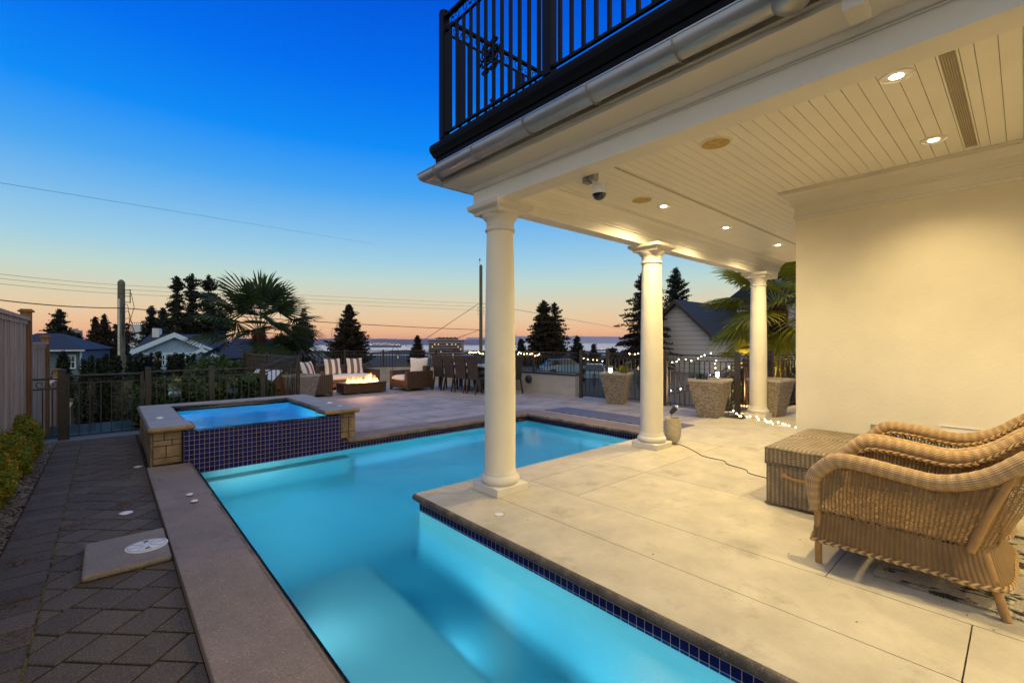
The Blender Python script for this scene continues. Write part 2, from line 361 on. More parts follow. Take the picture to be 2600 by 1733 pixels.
# ------------------------------------------------------------------ mesh builder
class MB:
    def __init__(s): s.v = []; s.f = []; s.uv = []; s.tone = []
    def face(s, idx, uv=None, tone=0.0):
        s.f.append(tuple(idx)); s.uv.append(uv); s.tone.append(tone)
    def quad(s, a, b, c, d, uv=None, tone=0.0):
        i = len(s.v); s.v += [tuple(a), tuple(b), tuple(c), tuple(d)]; s.face((i, i + 1, i + 2, i + 3), uv, tone)
    def poly(s, pts, uv=None, tone=0.0):
        i = len(s.v); s.v += [tuple(p) for p in pts]; s.face(range(i, i + len(pts)), uv, tone)
    def box(s, x0, x1, y0, y1, z0, z1, M=None, tone=0.0):
        if x1 < x0: x0, x1 = x1, x0
        if y1 < y0: y0, y1 = y1, y0
        if z1 < z0: z0, z1 = z1, z0
        p = [Vector(q) for q in ((x0, y0, z0), (x1, y0, z0), (x1, y1, z0), (x0, y1, z0), (x0, y0, z1), (x1, y0, z1), (x1, y1, z1), (x0, y1, z1))]
        if M is not None: p = [M @ q for q in p]
        i = len(s.v); s.v += [tuple(q) for q in p]
        w, d, h = x1 - x0, y1 - y0, z1 - z0
        for f, (a, b) in (((0, 3, 2, 1), (d, w)), ((4, 5, 6, 7), (w, d)), ((0, 1, 5, 4), (w, h)), ((1, 2, 6, 5), (d, h)), ((2, 3, 7, 6), (w, h)), ((3, 0, 4, 7), (d, h))):
            s.face([i + k for k in f], [(0, 0), (a, 0), (a, b), (0, b)], tone)
    def prism(s, pts, z0, z1, tone=0.0):
        """plan polygon (ccw) extruded"""
        n = len(pts); i = len(s.v)
        s.v += [(p[0], p[1], z0) for p in pts] + [(p[0], p[1], z1) for p in pts]
        s.face([i + k for k in reversed(range(n))], None, tone); s.face([i + n + k for k in range(n)], None, tone)
        acc = 0
        for k in range(n):
            k2 = (k + 1) % n; L = math.dist(pts[k][:2], pts[k2][:2])
            s.face((i + k, i + k2, i + n + k2, i + n + k), [(acc, z0), (acc + L, z0), (acc + L, z1), (acc, z1)], tone); acc += L
    def bar(s, a, b, w, h=None, up=Vector((0, 0, 1))):
        a = Vector(a); b = Vector(b); h = h or w
        d = (b - a); 
        if d.length < 1e-6: return
        d.normalize(); x = d.cross(up)
        if x.length < 1e-3: x = d.cross(Vector((0, 1, 0)))
        x.normalize(); y = x.cross(d).normalized(); x = x * w / 2; y = y * h / 2
        i = len(s.v)
        for p in (a, b):
            for sx, sy in ((-1, -1), (1, -1), (1, 1), (-1, 1)): s.v.append(tuple(p + x * sx + y * sy))
        for f in ((3, 2, 1, 0), (4, 5, 6, 7), (0, 1, 5, 4), (1, 2, 6, 5), (2, 3, 7, 6), (3, 0, 4, 7)): s.face([i + k for k in f])
    def tube(s, pts, r, n=8, caps=True, closed=False, twist=None):
        pts = [Vector(p) for p in pts]; m = len(pts); rr = r if isinstance(r, (list, tuple)) else [r] * m
        i0 = len(s.v); t0 = (pts[1] - pts[0]).normalized()
        ref = Vector((0, 0, 1)) if abs(t0.z) < .9 else Vector((0, 1, 0))
        x = t0.cross(ref).normalized(); acc = 0; accs = []
        for k in range(m):
            a = pts[k - 1] if k else pts[0]; b = pts[min(k + 1, m - 1)]
            if closed: a = pts[(k - 1) % m]; b = pts[(k + 1) % m]
            t = (b - a).normalized(); x = (x - t * x.dot(t))
            if x.length < 1e-4: x = t.orthogonal()
            x.normalize(); y = t.cross(x)
            if k: acc += (pts[k] - pts[k - 1]).length
            accs.append(acc)
            for j in range(n):
                an = 2 * PI * j / n
                s.v.append(tuple(pts[k] + (x * math.cos(an) + y * math.sin(an)) * rr[k]))
        for k in range(m if closed else m - 1):
            k2 = (k + 1) % m
            for j in range(n):
                j2 = (j + 1) % n
                s.face((i0 + k * n + j, i0 + k * n + j2, i0 + k2 * n + j2, i0 + k2 * n + j),
                       [(accs[k], j / n), (accs[k], (j + 1) / n), (accs[k2] if k2 else acc, (j + 1) / n), (accs[k2] if k2 else acc, j / n)])
        if caps and not closed:
            s.face([i0 + j for j in reversed(range(n))]); s.face([i0 + (m - 1) * n + j for j in range(n)])
    def lathe(s, prof, cx=0, cy=0, cz=0, n=32, M=None):
        i0 = len(s.v); m = len(prof)
        for r, z in prof:
            for j in range(n):
                an = 2 * PI * j / n; p = Vector((cx + r * math.cos(an), cy + r * math.sin(an), cz + z))
                if M is not None: p = M @ p
                s.v.append(tuple(p))
        for k in range(m - 1):
            for j in range(n):
                j2 = (j + 1) % n; a = 2 * PI * prof[k][0]
                s.face((i0 + k * n + j, i0 + k * n + j2, i0 + (k + 1) * n + j2, i0 + (k + 1) * n + j), [(a * j / n, prof[k][1]), (a * (j + 1) / n, prof[k][1]), (a * (j + 1) / n, prof[k + 1][1]), (a * j / n, prof[k + 1][1])])
        s.face([i0 + j for j in reversed(range(n))]); s.face([i0 + (m - 1) * n + j for j in range(n)])
    def grid(s, fn, nu, nv, uvfn=None):
        i0 = len(s.v); uvs = []
        for a in range(nu + 1):
            for b in range(nv + 1):
                s.v.append(tuple(fn(a / nu, b / nv))); uvs.append(uvfn(a / nu, b / nv) if uvfn else (a / nu, b / nv))
        W = nv + 1
        for a in range(nu):
            for b in range(nv):
                q = (a * W + b, (a + 1) * W + b, (a + 1) * W + b + 1, a * W + b + 1)
                s.face([i0 + k for k in q], [uvs[k] for k in q])
    def build(s, name, mat, parent=None, origin=None, smooth=False, bevel=0, loc=None):
        o = Vector(origin) if origin is not None else Vector((0, 0, 0))
        me = bpy.data.meshes.new(name)
        me.from_pydata([(x - o.x, y - o.y, z - o.z) for x, y, z in s.v], [], s.f)
        uvl = me.uv_layers.new(name='UVMap'); dat = [0.0] * (2 * len(me.loops)); k = 0
        for f, uv in zip(s.f, s.uv):
            for j in range(len(f)):
                if uv: dat[2 * k], dat[2 * k + 1] = uv[j]
                k += 1
        uvl.data.foreach_set('uv', dat)
        if any(s.tone):
            at = me.attributes.new('tone', 'FLOAT', 'FACE'); at.data.foreach_set('value', s.tone)
        me.materials.append(MATS[mat])
        if smooth: me.polygons.foreach_set('use_smooth', [True] * len(s.f))
        me.update()
        ob = bpy.data.objects.new(name, me); COL.objects.link(ob)
        if parent is not None: ob.parent = parent
        elif origin is not None: ob.location = o
        if loc is not None: ob.location = loc
        if smooth and smooth != 'all':
            try:
                me.set_sharp_from_angle(angle=math.radians(40))
            except Exception: pass
        if bevel:
            b = ob.modifiers.new('bevel', 'BEVEL'); b.width = bevel; b.segments = 2; b.limit_method = 'ANGLE'
        return ob

def tag(o, label=None, cat=None, group=None, kind=None):
    if label: o['label'] = label
    if cat: o['category'] = cat
    if group: o['group'] = group
    if kind: o['kind'] = kind
    return o
def thing(name, loc, label, cat, group=None, rz=0.0):
    o = bpy.data.objects.new(name, None); COL.objects.link(o); o.location = loc; o.rotation_euler = (0, 0, rz); o.empty_display_size = .1
    return tag(o, label, cat, group)
KIDS = {}
def dup(root, loc, rz, label, group=None):
    def cp(o, par):
        c = o.copy(); COL.objects.link(c); c.parent = par
        for ch in [x for x in bpy.data.objects if x.parent == o and x != c]: cp(ch, c)
        return c
    r = cp(root, None); r.location = loc; r.rotation_euler = (0, 0, rz); r['label'] = label
    if group: r['group'] = group
    return r
def struct(mb, name, mat, **kw):
    o = mb.build(name, mat, **kw); o['kind'] = 'structure'; return o
# ------------------------------------------------------------------ camera, world
cam = bpy.data.cameras.new('camera'); co = bpy.data.objects.new('camera', cam); COL.objects.link(co)
co.location = (0, 0, EYE); co.rotation_euler = (PI / 2, 0, -math.atan2(.6645, .7473))
cam.sensor_width = 36; cam.lens = 36 * F_PX / 2600; cam.shift_y = .0006; cam.clip_end = 200000; cam.clip_start = .02
scene.camera = co
W = bpy.data.worlds.new('World'); scene.world = W; W.use_nodes = True
wn, wl = W.node_tree.nodes, W.node_tree.links
bg = wn['Background']
tc = wn.new('ShaderNodeTexCoord'); nrm = wn.new('ShaderNodeVectorMath'); nrm.operation = 'NORMALIZE'; wl.new(tc.outputs['Generated'], nrm.inputs[0])
sx = wn.new('ShaderNodeSeparateXYZ'); wl.new(nrm.outputs[0], sx.inputs[0])
SKY = [(-.02, '#30303a'), (.0, '#ee9874'), (.006, '#f8ae80'), (.022, '#f7bd8c'), (.05, '#efcca2'), (.082, '#dfd3b2'), (.125, '#c3dacf'), (.17, '#a2d0e4'),
       (.225, '#82bfec'), (.30, '#4aa6f2'), (.38, '#0a8cf8'), (.48, '#0070f0'), (.60, '#0056dc'), (.76, '#5480cc'), (1.0, '#98a4c0')]  # last two stops lie above the view, paled to add neutral fill
mr = wn.new('ShaderNodeMapRange'); mr.inputs['From Min'].default_value = -.02; mr.inputs['From Max'].default_value = 1.0; wl.new(sx.outputs[2], mr.inputs['Value'])
rp = wn.new('ShaderNodeValToRGB'); cr = rp.color_ramp
while len(cr.elements) < len(SKY): cr.elements.new(.5)
for e, (p, c) in zip(cr.elements, SKY): e.position = (p + .02) / 1.02; e.color = lin(c)
wl.new(mr.outputs[0], rp.inputs['Fac'])
# unseen east half of the sky: brightened and warmed as added fill light
dt = wn.new('ShaderNodeVectorMath'); dt.operation = 'DOT_PRODUCT'; dt.inputs[1].default_value = (.5, .86, 0); wl.new(nrm.outputs[0], dt.inputs[0])
mr2 = wn.new('ShaderNodeMapRange'); mr2.inputs['From Min'].default_value = -.5; mr2.inputs['From Max'].default_value = .35; wl.new(dt.outputs['Value'], mr2.inputs['Value'])
mx = wn.new('ShaderNodeMix'); mx.data_type = 'RGBA'; mx.inputs[6].default_value = (.86, .81, .70, 1); wl.new(mr2.outputs[0], mx.inputs[0]); wl.new(rp.outputs[0], mx.inputs[7])
wl.new(mx.outputs[2], bg.inputs['Color']); bg.inputs['Strength'].default_value = .84
vs = scene.view_settings; vs.view_transform = 'Standard'; vs.look = 'None'; vs.exposure = .25; vs.gamma = 1
cy = scene.cycles; cy.use_denoising = True; cy.max_bounces = 8; cy.transparent_max_bounces = 24; cy.sample_clamp_indirect = 4; cy.caustics_reflective = False; cy.caustics_refractive = False
cy.use_adaptive_sampling = True; cy.adaptive_threshold = .015
try: cy.denoiser = 'OPENIMAGEDENOISE'; cy.denoising_input_passes = 'RGB_ALBEDO_NORMAL'
except Exception: pass

def lamp(typ, name, loc, energy, color, parent=None, **kw):
    l = bpy.data.lights.new(name, typ); l.energy = energy; l.color = color
    for k, v in kw.items(): setattr(l, k, v)
    o = bpy.data.objects.new(name, l); COL.objects.link(o); o.location = loc
    if parent is not None: o.parent = parent
    return o

# ------------------------------------------------------------------ decks and pool
WZ = -.14
G = .003
def panel(mb, x0, x1, y0, y1, z1=0, th=.06): mb.box(x0 + G, x1 - G, y0 + G, y1 - G, z1 - th, z1, tone=R.uniform(.1, 1))
m = MB()
m.prism([(2.13, -6), (2.635 - G, -6), (2.635 - G, .17 - G), (2.13, .17 - G)], -.06, 0, .6)
m.prism([(2.13, .17 + G), (2.635 - G, .17 + G), (2.635 - G, 3.315 - G * 2), (2.13, 3.745)], -.06, 0, .35)
m.prism([(2.635 + G, 3.315 + G), (6.19, 3.315 + G), (6.19, 3.745), (2.14, 3.745)], -.06, 0, .5)
panel(m, 2.635, 3.205, .17, 3.315); panel(m, 2.635, 3.205, -2.4, .17); panel(m, 2.635, 3.205, -6, -2.4)
panel(m, 3.205, 4.33, 2.71, 3.315); panel(m, 4.33, 6.19, 2.71, 3.315); panel(m, 6.19, 8.6, 2.3, 3.90); panel(m, 8.6, 11.4, 2.3, 3.4)
panel(m, 3.205, 4.33, .79, 2.71); panel(m, 4.33, 6.19, .79, 2.71); panel(m, 6.19, 8.6, .2, 2.3); panel(m, 8.6, 11.4, .2, 2.3)
for x0, x1 in ((3.205, 4.33), (4.33, 6.19)):
    for y0, y1 in ((-1.4, .79), (-3.6, -1.4), (-6, -3.6)): panel(m, x0, x1, y0, y1)
struct(m, 'deck', 'deck_concrete')
m = MB(); m.prism([(2.19, -6), (11.4, -6), (11.4, 3.39), (9.2, 3.89), (6.19, 3.89), (6.19, 3.70), (2.19, 3.70)], -2.3, -.062); struct(m, 'deck_base', 'soil')
m = MB()
TER = [(6.53, 6.9), (2.80, 6.9), (2.80, 9.45), (2.18, 9.5), (2.8, 10.05), (2.8, 13.7), (4.6, 15.15), (7.4, 15.15), (8.98, 13.6), (8.98, 7.5), (9.25, 7.5), (9.25, 3.9), (6.63, 3.9)]
m.prism([(2.80, 6.92), (6.64, 6.92), (6.64, 3.905), (9.25, 3.905), (9.25, 7.5), (8.98, 7.5), (8.98, 13.6), (7.4, 15.15), (4.6, 15.15), (2.8, 13.7), (2.8, 10.05), (2.18, 9.5), (2.80, 9.45)], -2.3, -.002)
struct(m, 'terrace', 'terrace_concrete')

# pool basin
pool = thing('swimming_pool', (2, 4, WZ), 'L shaped swimming pool with glowing blue water beside the covered patio', 'swimming pool')
XL, XR, YI, YF, XE, ZB = .78, 2.15, 3.70, 6.50, 6.19, -1.15
m = MB()
def wallq(m, a, b, z0, z1, uv0=0):
    L = math.dist(a, b); m.quad((a[0], a[1], z0), (b[0], b[1], z0), (b[0], b[1], z1), (a[0], a[1], z1), [(uv0, z0 + .14), (uv0 + L, z0 + .14), (uv0 + L, z1 + .14), (uv0, z1 + .14)])
loop = [(XL, -6), (XL, YF), (XE, YF), (XE, YI), (XR, YI), (XR, -6)]
ZT = -.06
for k in range(5): wallq(m, loop[k], loop[k + 1], ZB, -.17)
wallq(m, loop[5], loop[0], ZB, ZT)
m.poly([(XL, -6, ZB), (XR, -6, ZB), (XR, YI, ZB), (XL, YI, ZB)]); m.poly([(XL, YI, ZB), (XE, YI, ZB), (XE, YF, ZB), (XL, YF, ZB)])
m.build('basin', 'plaster', pool, origin=(2, 4, WZ))
m = MB()   # benches and the entry ledge
m.box(XL + .001, 2.56, 6.29, YF - .001, ZB, -.45); m.box(XL + .001, 1.60, -6, 3.6, ZB, -.74)
m.build('bench', 'plaster', pool, origin=(2, 4, WZ), bevel=.03)
m = MB()
for k in range(5):
    if k == 1: wallq(m, (2.49, YF), loop[2], -.171, ZT, .0); wallq(m, loop[1], (2.49, YF), -.171, -.142, 0)
    else: wallq(m, loop[k], loop[k + 1], -.171, ZT, 0)
m.build('tile_band', 'blue_tile', pool, origin=(2, 4, WZ))
# left coping strip and far coping
m = MB(); m.prism([(.33, -6), (.715, -6), (.715, 6.46), (.33, 6.50)], -.06, 0)
m.build('coping', 'coping_stone', pool, origin=(2, 4, WZ), bevel=.006)
m = MB(); m.prism([(2.60, 6.47), (6.16, 6.47), (6.16, 3.75), (6.63, 3.75), (6.63, 6.91), (2.60, 6.91)], -.06, 0)
m.build('coping', 'coping_stone', pool, origin=(2, 4, WZ))
m = MB()
m.tube([(2.132, -6, -.031), (2.132, 3.745, -.031)], .031, 14); m.tube([(2.132, 3.743, -.031), (6.16, 3.743, -.031)], .031, 14)
m.tube([(.713, -6, -.031), (.713, 6.46, -.031)], .031, 14)
m.tube([(2.60, 6.472, -.031), (6.162, 6.472, -.031)], .031, 14); m.tube([(6.162, 6.472, -.031), (6.162, 3.77, -.031)], .031, 14)
m.lathe([(.0, -.031), (.022, -.022), (.031, 0), (.022, .022), (.0, .031)], 2.132, 3.743, -.031, 16)
m.build('bullnose', 'nose_stone', pool, origin=(2, 4, WZ), smooth=True)
m = MB(); m.box(.36, .70, -6, 6.46, -1.4, -.062); m.build('retaining_wall', 'wall_concrete', pool, origin=(2, 4, WZ))
# water
m = MB()
e = .004
P = [(XL - e, -6), (XR + e, -6), (XR + e, YI - e), (XE + e, YI - e), (XE + e, YF + e), (XL - e, YF + e)]
n = len(P); m.v += [(p[0], p[1], ZB - .01) for p in P] + [(p[0], p[1], WZ) for p in P]
m.face([n + k for k in range(n)]); m.face([k for k in reversed(range(n))])
for k in range(n): m.face((k, (k + 1) % n, n + (k + 1) % n, n + k))
struct(m, 'water', 'pool_water')
def pool_lamp(x, y, z, e, face):
    t = thing('pool_light', (x, y, z), POOLL[len(PLS)], 'pool light', 'round underwater lights in the pool walls'); PLS.append(t)
    ang = {'x': (0, PI / 2, 0), 'y': (-PI / 2, 0, 0)}[face]; t.rotation_euler = ang
    m = MB(); m.lathe([(.14, .0), (.14, .012), (.12, .018)], n=28); m.build('rim', 'trim_white', t, smooth=True)
    m = MB(); m.lathe([(.0, .026), (.06, .024), (.118, .018)], n=28); m.build('lens', 'pool_lens', t, smooth=True)
    l = lamp('AREA', 'pool_lamp', (0, 0, .03), e * .86, (.66, .97, .95), t, shape='DISK', size=.26); l.rotation_euler = (PI, 0, 0); return l
PLS = []; POOLL = ['underwater light low on the near side wall of the far pool arm', 'underwater light on the near side wall of the pool arm, closer to the corner', 'underwater light in the left pool wall facing the nearest column', 'underwater light in the left pool wall just before the spa', 'underwater light above the far end of the ledge in the left pool wall', 'underwater light in the left pool wall above the middle of the ledge', 'underwater light in the left pool wall nearest the photographer', 'underwater light in the left pool wall behind the photographer', 'added underwater fill light in the ledge riser, closest to the corner column', 'added underwater fill light in the middle of the ledge riser', 'added underwater fill light in the ledge riser nearest the photographer']
pool_lamp(5.0, 3.705, -.55, 32, 'y'); pool_lamp(3.3, 3.705, -.55, 32, 'y'); pool_lamp(.785, 4.5, -.5, 13, 'x'); pool_lamp(.785, 5.7, -.32, 13, 'x'); pool_lamp(.785, 2.9, -.40, 5.5, 'x'); pool_lamp(.785, 1.9, -.40, 5, 'x'); pool_lamp(.785, .7, -.40, 6, 'x'); pool_lamp(.785, -.8, -.42, 10, 'x')
for y_ in (2.5, 1.5, .5): pool_lamp(1.612, y_, -.97, .14, 'x').data.color = (.30, .75, 1)  # riser lights are added, unseen fill for the deep blue water

# spa
SZ = .43
spa = thing('spa', (1.5, 7.7, 0), 'raised square spa with blue tiled spillover wall and stone coping', 'spa')
so = (1.5, 7.7, 0)
m = MB()   # tiled shell facing the pool
wallq(m, (.665, 6.47), (2.49, 6.47), -.16, .352); wallq(m, (.665, 6.552), (.665, 6.47), -.0, .352); wallq(m, (2.49, 6.47), (2.49, 6.6), -.16, .352)
wallq(m, (2.49, 6.478), (2.62, 6.478), -.16, -.002)
m.quad((.665, 6.47, .352), (2.49, 6.47, .352), (2.49, 6.62, .352), (.665, 6.62, .352), [(0, 0), (1.825, 0), (1.825, .15), (0, .15)])
wallq(m, (2.49, 6.62), (.665, 6.62), -.1, .352); wallq(m, (.70, 8.60), (2.38, 8.60), .30, .372); wallq(m, (2.38, 8.60), (2.38, 6.62), .30, .372); wallq(m, (.70, 6.62), (.70, 8.60), .30, .372)
m.build('tile_wall', 'blue_tile', spa, origin=so)
m = MB(); wallq(m, (.70, 8.60), (2.38, 8.60), -.45, .3); wallq(m, (2.38, 8.60), (2.38, 6.62), -.45, .3); wallq(m, (2.38, 6.625), (.70, 6.625), -.45, .3); wallq(m, (.70, 6.62), (.70, 8.60), -.45, .3)
m.poly([(.70, 6.62, -.45), (2.38, 6.62, -.45), (2.38, 8.6, -.45), (.70, 8.6, -.45)]); m.build('basin', 'spa_plaster', spa, origin=so)
m = MB()   # outer core walls (mortar) with blocks on the faces
m.box(.385, .69, 6.565, 8.9, -.30, .371); m.box(2.39, 2.735, 6.60, 8.9, -.30, .371); m.box(.69, 2.39, 8.61, 8.9, -.3, .371); m.box(.5, .66, 6.56, 6.62, -.3, .371)
m.build('wall', 'mortar', spa, origin=so)
m = MB()
def blocks(m, a, b, rows, depth=.018):
    """a,b plan ends ; rows: list of (z0,z1,[fractions])"""
    A = Vector((a[0], a[1], 0)); B = Vector((b[0], b[1], 0)); d = (B - A); L = d.length; d.normalize(); nrm = Vector((d.y, -d.x, 0))
    for z0, z1, fr in rows:
        fr = [0] + fr + [1]
        for p, q in zip(fr, fr[1:]):
            s0, s1 = p * L + .004, q * L - .004; dd = depth + R.uniform(-.004, .006)
            pts = [A + d * s0 + nrm * dd, A + d * s1 + nrm * dd, A + d * s1 - nrm * .03, A + d * s0 - nrm * .03]
            m.prism([(p_.x, p_.y) for p_ in pts], z0 + .004, z1 - .004)
blocks(m, (.385, 6.565), (.655, 6.565), [(0, .075, []), (.075, .21, [.45]), (.21, .275, [.65]), (.275, .37, [.38])])
blocks(m, (.385, 8.9), (.385, 6.565), [(-.06, .10, [.2, .45, .7]), (.10, .26, [.1, .33, .6, .85]), (.26, .37, [.25, .5, .78])])
m.build('stone_facing', 'pier_stone', spa, origin=so, bevel=.006); m = MB()
blocks(m, (2.50, 6.60), (2.735, 6.60), [(0, .09, [.63]), (.09, .30, [.63]), (.30, .37, [.25])])
blocks(m, (2.735, 6.60), (2.735, 8.9), [(-.0, .12, [.2, .45, .7]), (.12, .26, [.1, .33, .6, .85]), (.26, .37, [.25, .5, .78])])
m.build('stone_facing', 'pier_stone', spa, origin=so, bevel=.006)
m = MB()
m.prism([(.36, 6.52), (.755, 6.52), (.755, 6.90), (.715, 6.90), (.715, 8.57), (2.365, 8.57), (2.365, 6.90), (2.30, 6.90), (2.30, 6.52), (2.76, 6.52), (2.76, 8.92), (.36, 8.92)], .37, SZ)
m.build('coping', 'spa_coping', spa, origin=so)
m = MB(); r = .030; z = SZ - r - .0008
m.tube([(.36, 8.92, z), (.36, 6.52, z)], r, 12); m.tube([(2.76, 6.52, z), (2.76, 8.92, z)], r, 12)
m.tube([(.715, 6.9, z), (.715, 8.57, z), (2.365, 8.57, z), (2.365, 6.9, z), (2.30, 6.9, z), (2.30, 6.52, z)], r, 12)
m.tube([(.755, 6.52, z), (.755, 6.9, z)], r, 12)
m.build('bullnose', 'nose_stone', spa, origin=so, smooth=True)
for xa, xb in ((.36, .755), (2.30, 2.76)):
    m = MB(); m.tube([(xa, 6.52, z), (xb, 6.52, z)], r, 12)
    for x in (xa, xb): m.lathe([(.0, -r), (.7 * r, -.7 * r), (r, 0), (.7 * r, .7 * r), (.0, r)], x, 6.52, z, 14)
    m.build('bullnose', 'nose_gold', spa, origin=so, smooth=True)
m = MB(); m.box(.696, 2.384, 6.621, 8.604, -.46, .345); struct(m, 'water', 'spa_water', origin=(1.5, 7.7, .3))
m = MB()   # thin sheet over the weir
m.grid(lambda u, v: (.80 + u * 1.48, 6.471 + v * .152, .3535 + .0012 * math.sin(u * 40 + v * 3)), 60, 4); struct(m, 'water', 'spa_water', origin=(1.5, 6.55, .35))
for sx_ in (1.1, 1.95):
    l = lamp('AREA', 'spa_lamp', (sx_, 6.64, .02), 28, (.42, .98, .95), shape='DISK', size=.24); l.rotation_euler = (PI / 2, 0, 0)

# skimmer slab and lids
m = MB(); m.box(-.117, .322, 3.75, 4.36, -.045, -.008); o = m.build('skimmer_slab', 'slab_stone', origin=(.1, 4.05, -.045), bevel=.012); tag(o, 'raised square stone slab in the paver path holding a white skimmer lid', 'slab')
lid = thing('skimmer_lid', (.205, 4.03, -.008), 'large round white skimmer lid with two finger holes set in the stone slab', 'lid')
m = MB(); m.lathe([(.118, .001), (.118, .006), (.112, .008), (.0, .009)], n=48); m.build('cover', 'white_plastic', lid, smooth=True)
m = MB()
for k in range(8):
    a = k * PI / 4 + .2; m.bar((.02 * math.cos(a), .02 * math.sin(a), .0095), (.098 * math.cos(a), .098 * math.sin(a), .0095), .003, .002)
m.tube([(.104 * math.cos(a * .1963), .104 * math.sin(a * .1963), .009) for a in range(32)], .0016, 5, closed=True)
m.build('rib', 'grey_plastic', lid)
for s in (-1, 1): m = MB(); m.box(-.012, .012, s * .066 - .009, s * .066 + .009, .009, .0115); m.build('finger_hole', 'soil', lid)
def cap(u, v, z, r, label, emis=None, dome=.012, stalk=0):
    d = (EYE - z) * F_PX / (v - 868); p = wpt(u, d, z); t = thing('round_cap', p, label, 'cap', 'small round fittings set in the paving')
    m = MB(); m.lathe([(r, stalk + .0005), (r, stalk + .003), (r * .8, stalk + dome * .6), (r * .35, stalk + dome), (0, stalk + dome * 1.05)], n=24); m.build('cover', emis or 'white_plastic', t, smooth=True)
    m = MB()
    if stalk: m.tube([(0, 0, 0), (0, 0, stalk)], r * .35, 8)
    else: m.tube([(r * 1.0 * math.cos(a * .2618), r * math.sin(a * .2618), .002) for a in range(24)], .0025, 5, closed=True)
    m.build('rim', 'hinge', t, smooth=True); return t
cap(481.5, 1258, 0, .028, 'small white domed cap on the left coping, the farther of the pair', stalk=.012)
cap(493, 1275, 0, .028, 'small white domed cap on the left coping, the nearer of the pair', stalk=.014)
cap(350.6, 1184.7, -.05, .042, 'flat round white lid flush in the pavers beside the spa pier')
cap(320, 1301.5, -.05, .048, 'flat round white lid in the pavers behind the skimmer slab, with dry debris')
cap(405.8, 1062, SZ, .045, 'white domed cap on the left arm of the spa coping', dome=.022)
cap(837, 1023, SZ, .045, 'white domed cap on the right arm of the spa coping, the farther one', dome=.02)
cap(864, 1030, SZ, .045, 'flat white cap on the right arm of the spa coping, near its front edge', dome=.005)
cap(1267.7, 1305, 0, .042, 'flat pale cap in the patio deck in front of the nearest column', dome=.006)

# ------------------------------------------------------------------ paver path
def clip(poly, x0, x1, y0, y1):
    def cl(P, inside, inter):
        out = []
        for i in range(len(P)):
            a, b = P[i - 1], P[i]
            if inside(b):
                if not inside(a): out.append(inter(a, b))
                out.append(b)
            elif inside(a): out.append(inter(a, b))
        return out
    for ax, val, sg in ((0, x0, 1), (0, x1, -1), (1, y0, 1), (1, y1, -1)):
        if not poly: return poly
        poly = cl(poly, lambda p: (p[ax] - val) * sg >= 0, lambda a, b: tuple(a[k] + (b[k] - a[k]) * (val - a[ax]) / (b[ax] - a[ax]) for k in (0, 1)))
    return poly
m = MB(); w = .198; L2 = .229; g = .0065; c45 = math.cos(PI / 4)
def rot(p): return (p[0] * c45 - p[1] * c45 + .148, p[0] * c45 + p[1] * c45 + 3.45)
PX0, PX1, PY0, PY1 = -.272, .327, -3.0, 9.30
def chamf(m, P, z0, z1, tone):
    # bevelled paver: outline at z0 and slightly lower rim, inset top
    cx = sum(p[0] for p in P) / len(P); cyy = sum(p[1] for p in P) / len(P)
    n = len(P)
    def ins(p, d):
        v = Vector((cx - p[0], cyy - p[1])); L = v.length; return (p[0] + v.x / L * d, p[1] + v.y / L * d)
    Q = [ins(p, .006) for p in P]; i = len(m.v)
    m.v += [(p[0], p[1], z0) for p in P] + [(p[0], p[1], z1 - .004) for p in P] + [(p[0], p[1], z1) for p in Q]
    for k in range(n):
        k2 = (k + 1) % n; m.face((i + k, i + k2, i + n + k2, i + n + k), None, tone); m.face((i + n + k, i + n + k2, i + 2 * n + k2, i + 2 * n + k), None, tone)
    m.face([i + 2 * n + k for k in range(n)], None, tone)
for i in range(-45, 45):
    for j in range(-45, 45):
        for kind in (0, 1):     # herringbone of w x L2 blocks, lattice (w, w) and (L2, -L2)
            X = i * w + j * L2; Y = i * w - j * L2
            if abs(X) > 11 or abs(Y) > 11: continue
            r_ = (X, Y, X + L2, Y + w) if kind == 0 else (X, Y + w, X + w, Y + w + L2)
            P = [(r_[0] + g, r_[1] + g), (r_[2] - g, r_[1] + g), (r_[2] - g, r_[3] - g), (r_[0] + g, r_[3] - g)]
            P = [rot(p) for p in P]
            P = clip(P, PX0, PX1, PY0, PY1)
            if len(P) >= 3:
                A = abs(sum(P[k - 1][0] * P[k][1] - P[k][0] * P[k - 1][1] for k in range(len(P)))) / 2
                if A > .0004: chamf(m, P, -.09, -.05 + R.uniform(-.0015, .0015), .05 + .95 * R.random())
y = -3.0
while y < 9.30:
    L = .193; chamf(m, [(-.54 + R.uniform(-.004, .004), y + g), (-.279, y + g), (-.279, min(y + L, 9.3) - g), (-.54, min(y + L, 9.3) - g)], -.09, -.05 + R.uniform(-.0015, .0015), .05 + .95 * R.random()); y += L
struct(m, 'path', 'paver')
m = MB(); m.box(-.55, .355, -3, 9.31, -.3, -.0565); struct(m, 'path_joint', 'moss_joint')
m = MB(); y = -3.0
while y < 9.28:
    w_ = R.uniform(.004, .013); L = R.uniform(.03, .12); m.box(-.2755 - w_ / 2, -.2755 + w_ / 2, y, y + L, -.058, -.0505 + R.uniform(0, .004)); y += L * R.uniform(.9, 1.8)
mat_plain('moss_green', (.10, .085, .014), .95, var=.5, scale=8); o = m.build('moss', 'moss_green'); tag(o, kind='stuff')
m = MB(); m.box(-.83, .42, 9.31, 9.62, -.3, -.045); struct(m, 'threshold', 'threshold_stone', bevel=.01)
m = MB(); m.box(-1.1, -.55, -3, 9.5, -.3, -.075); struct(m, 'planting_bed', 'soil')
m = MB()
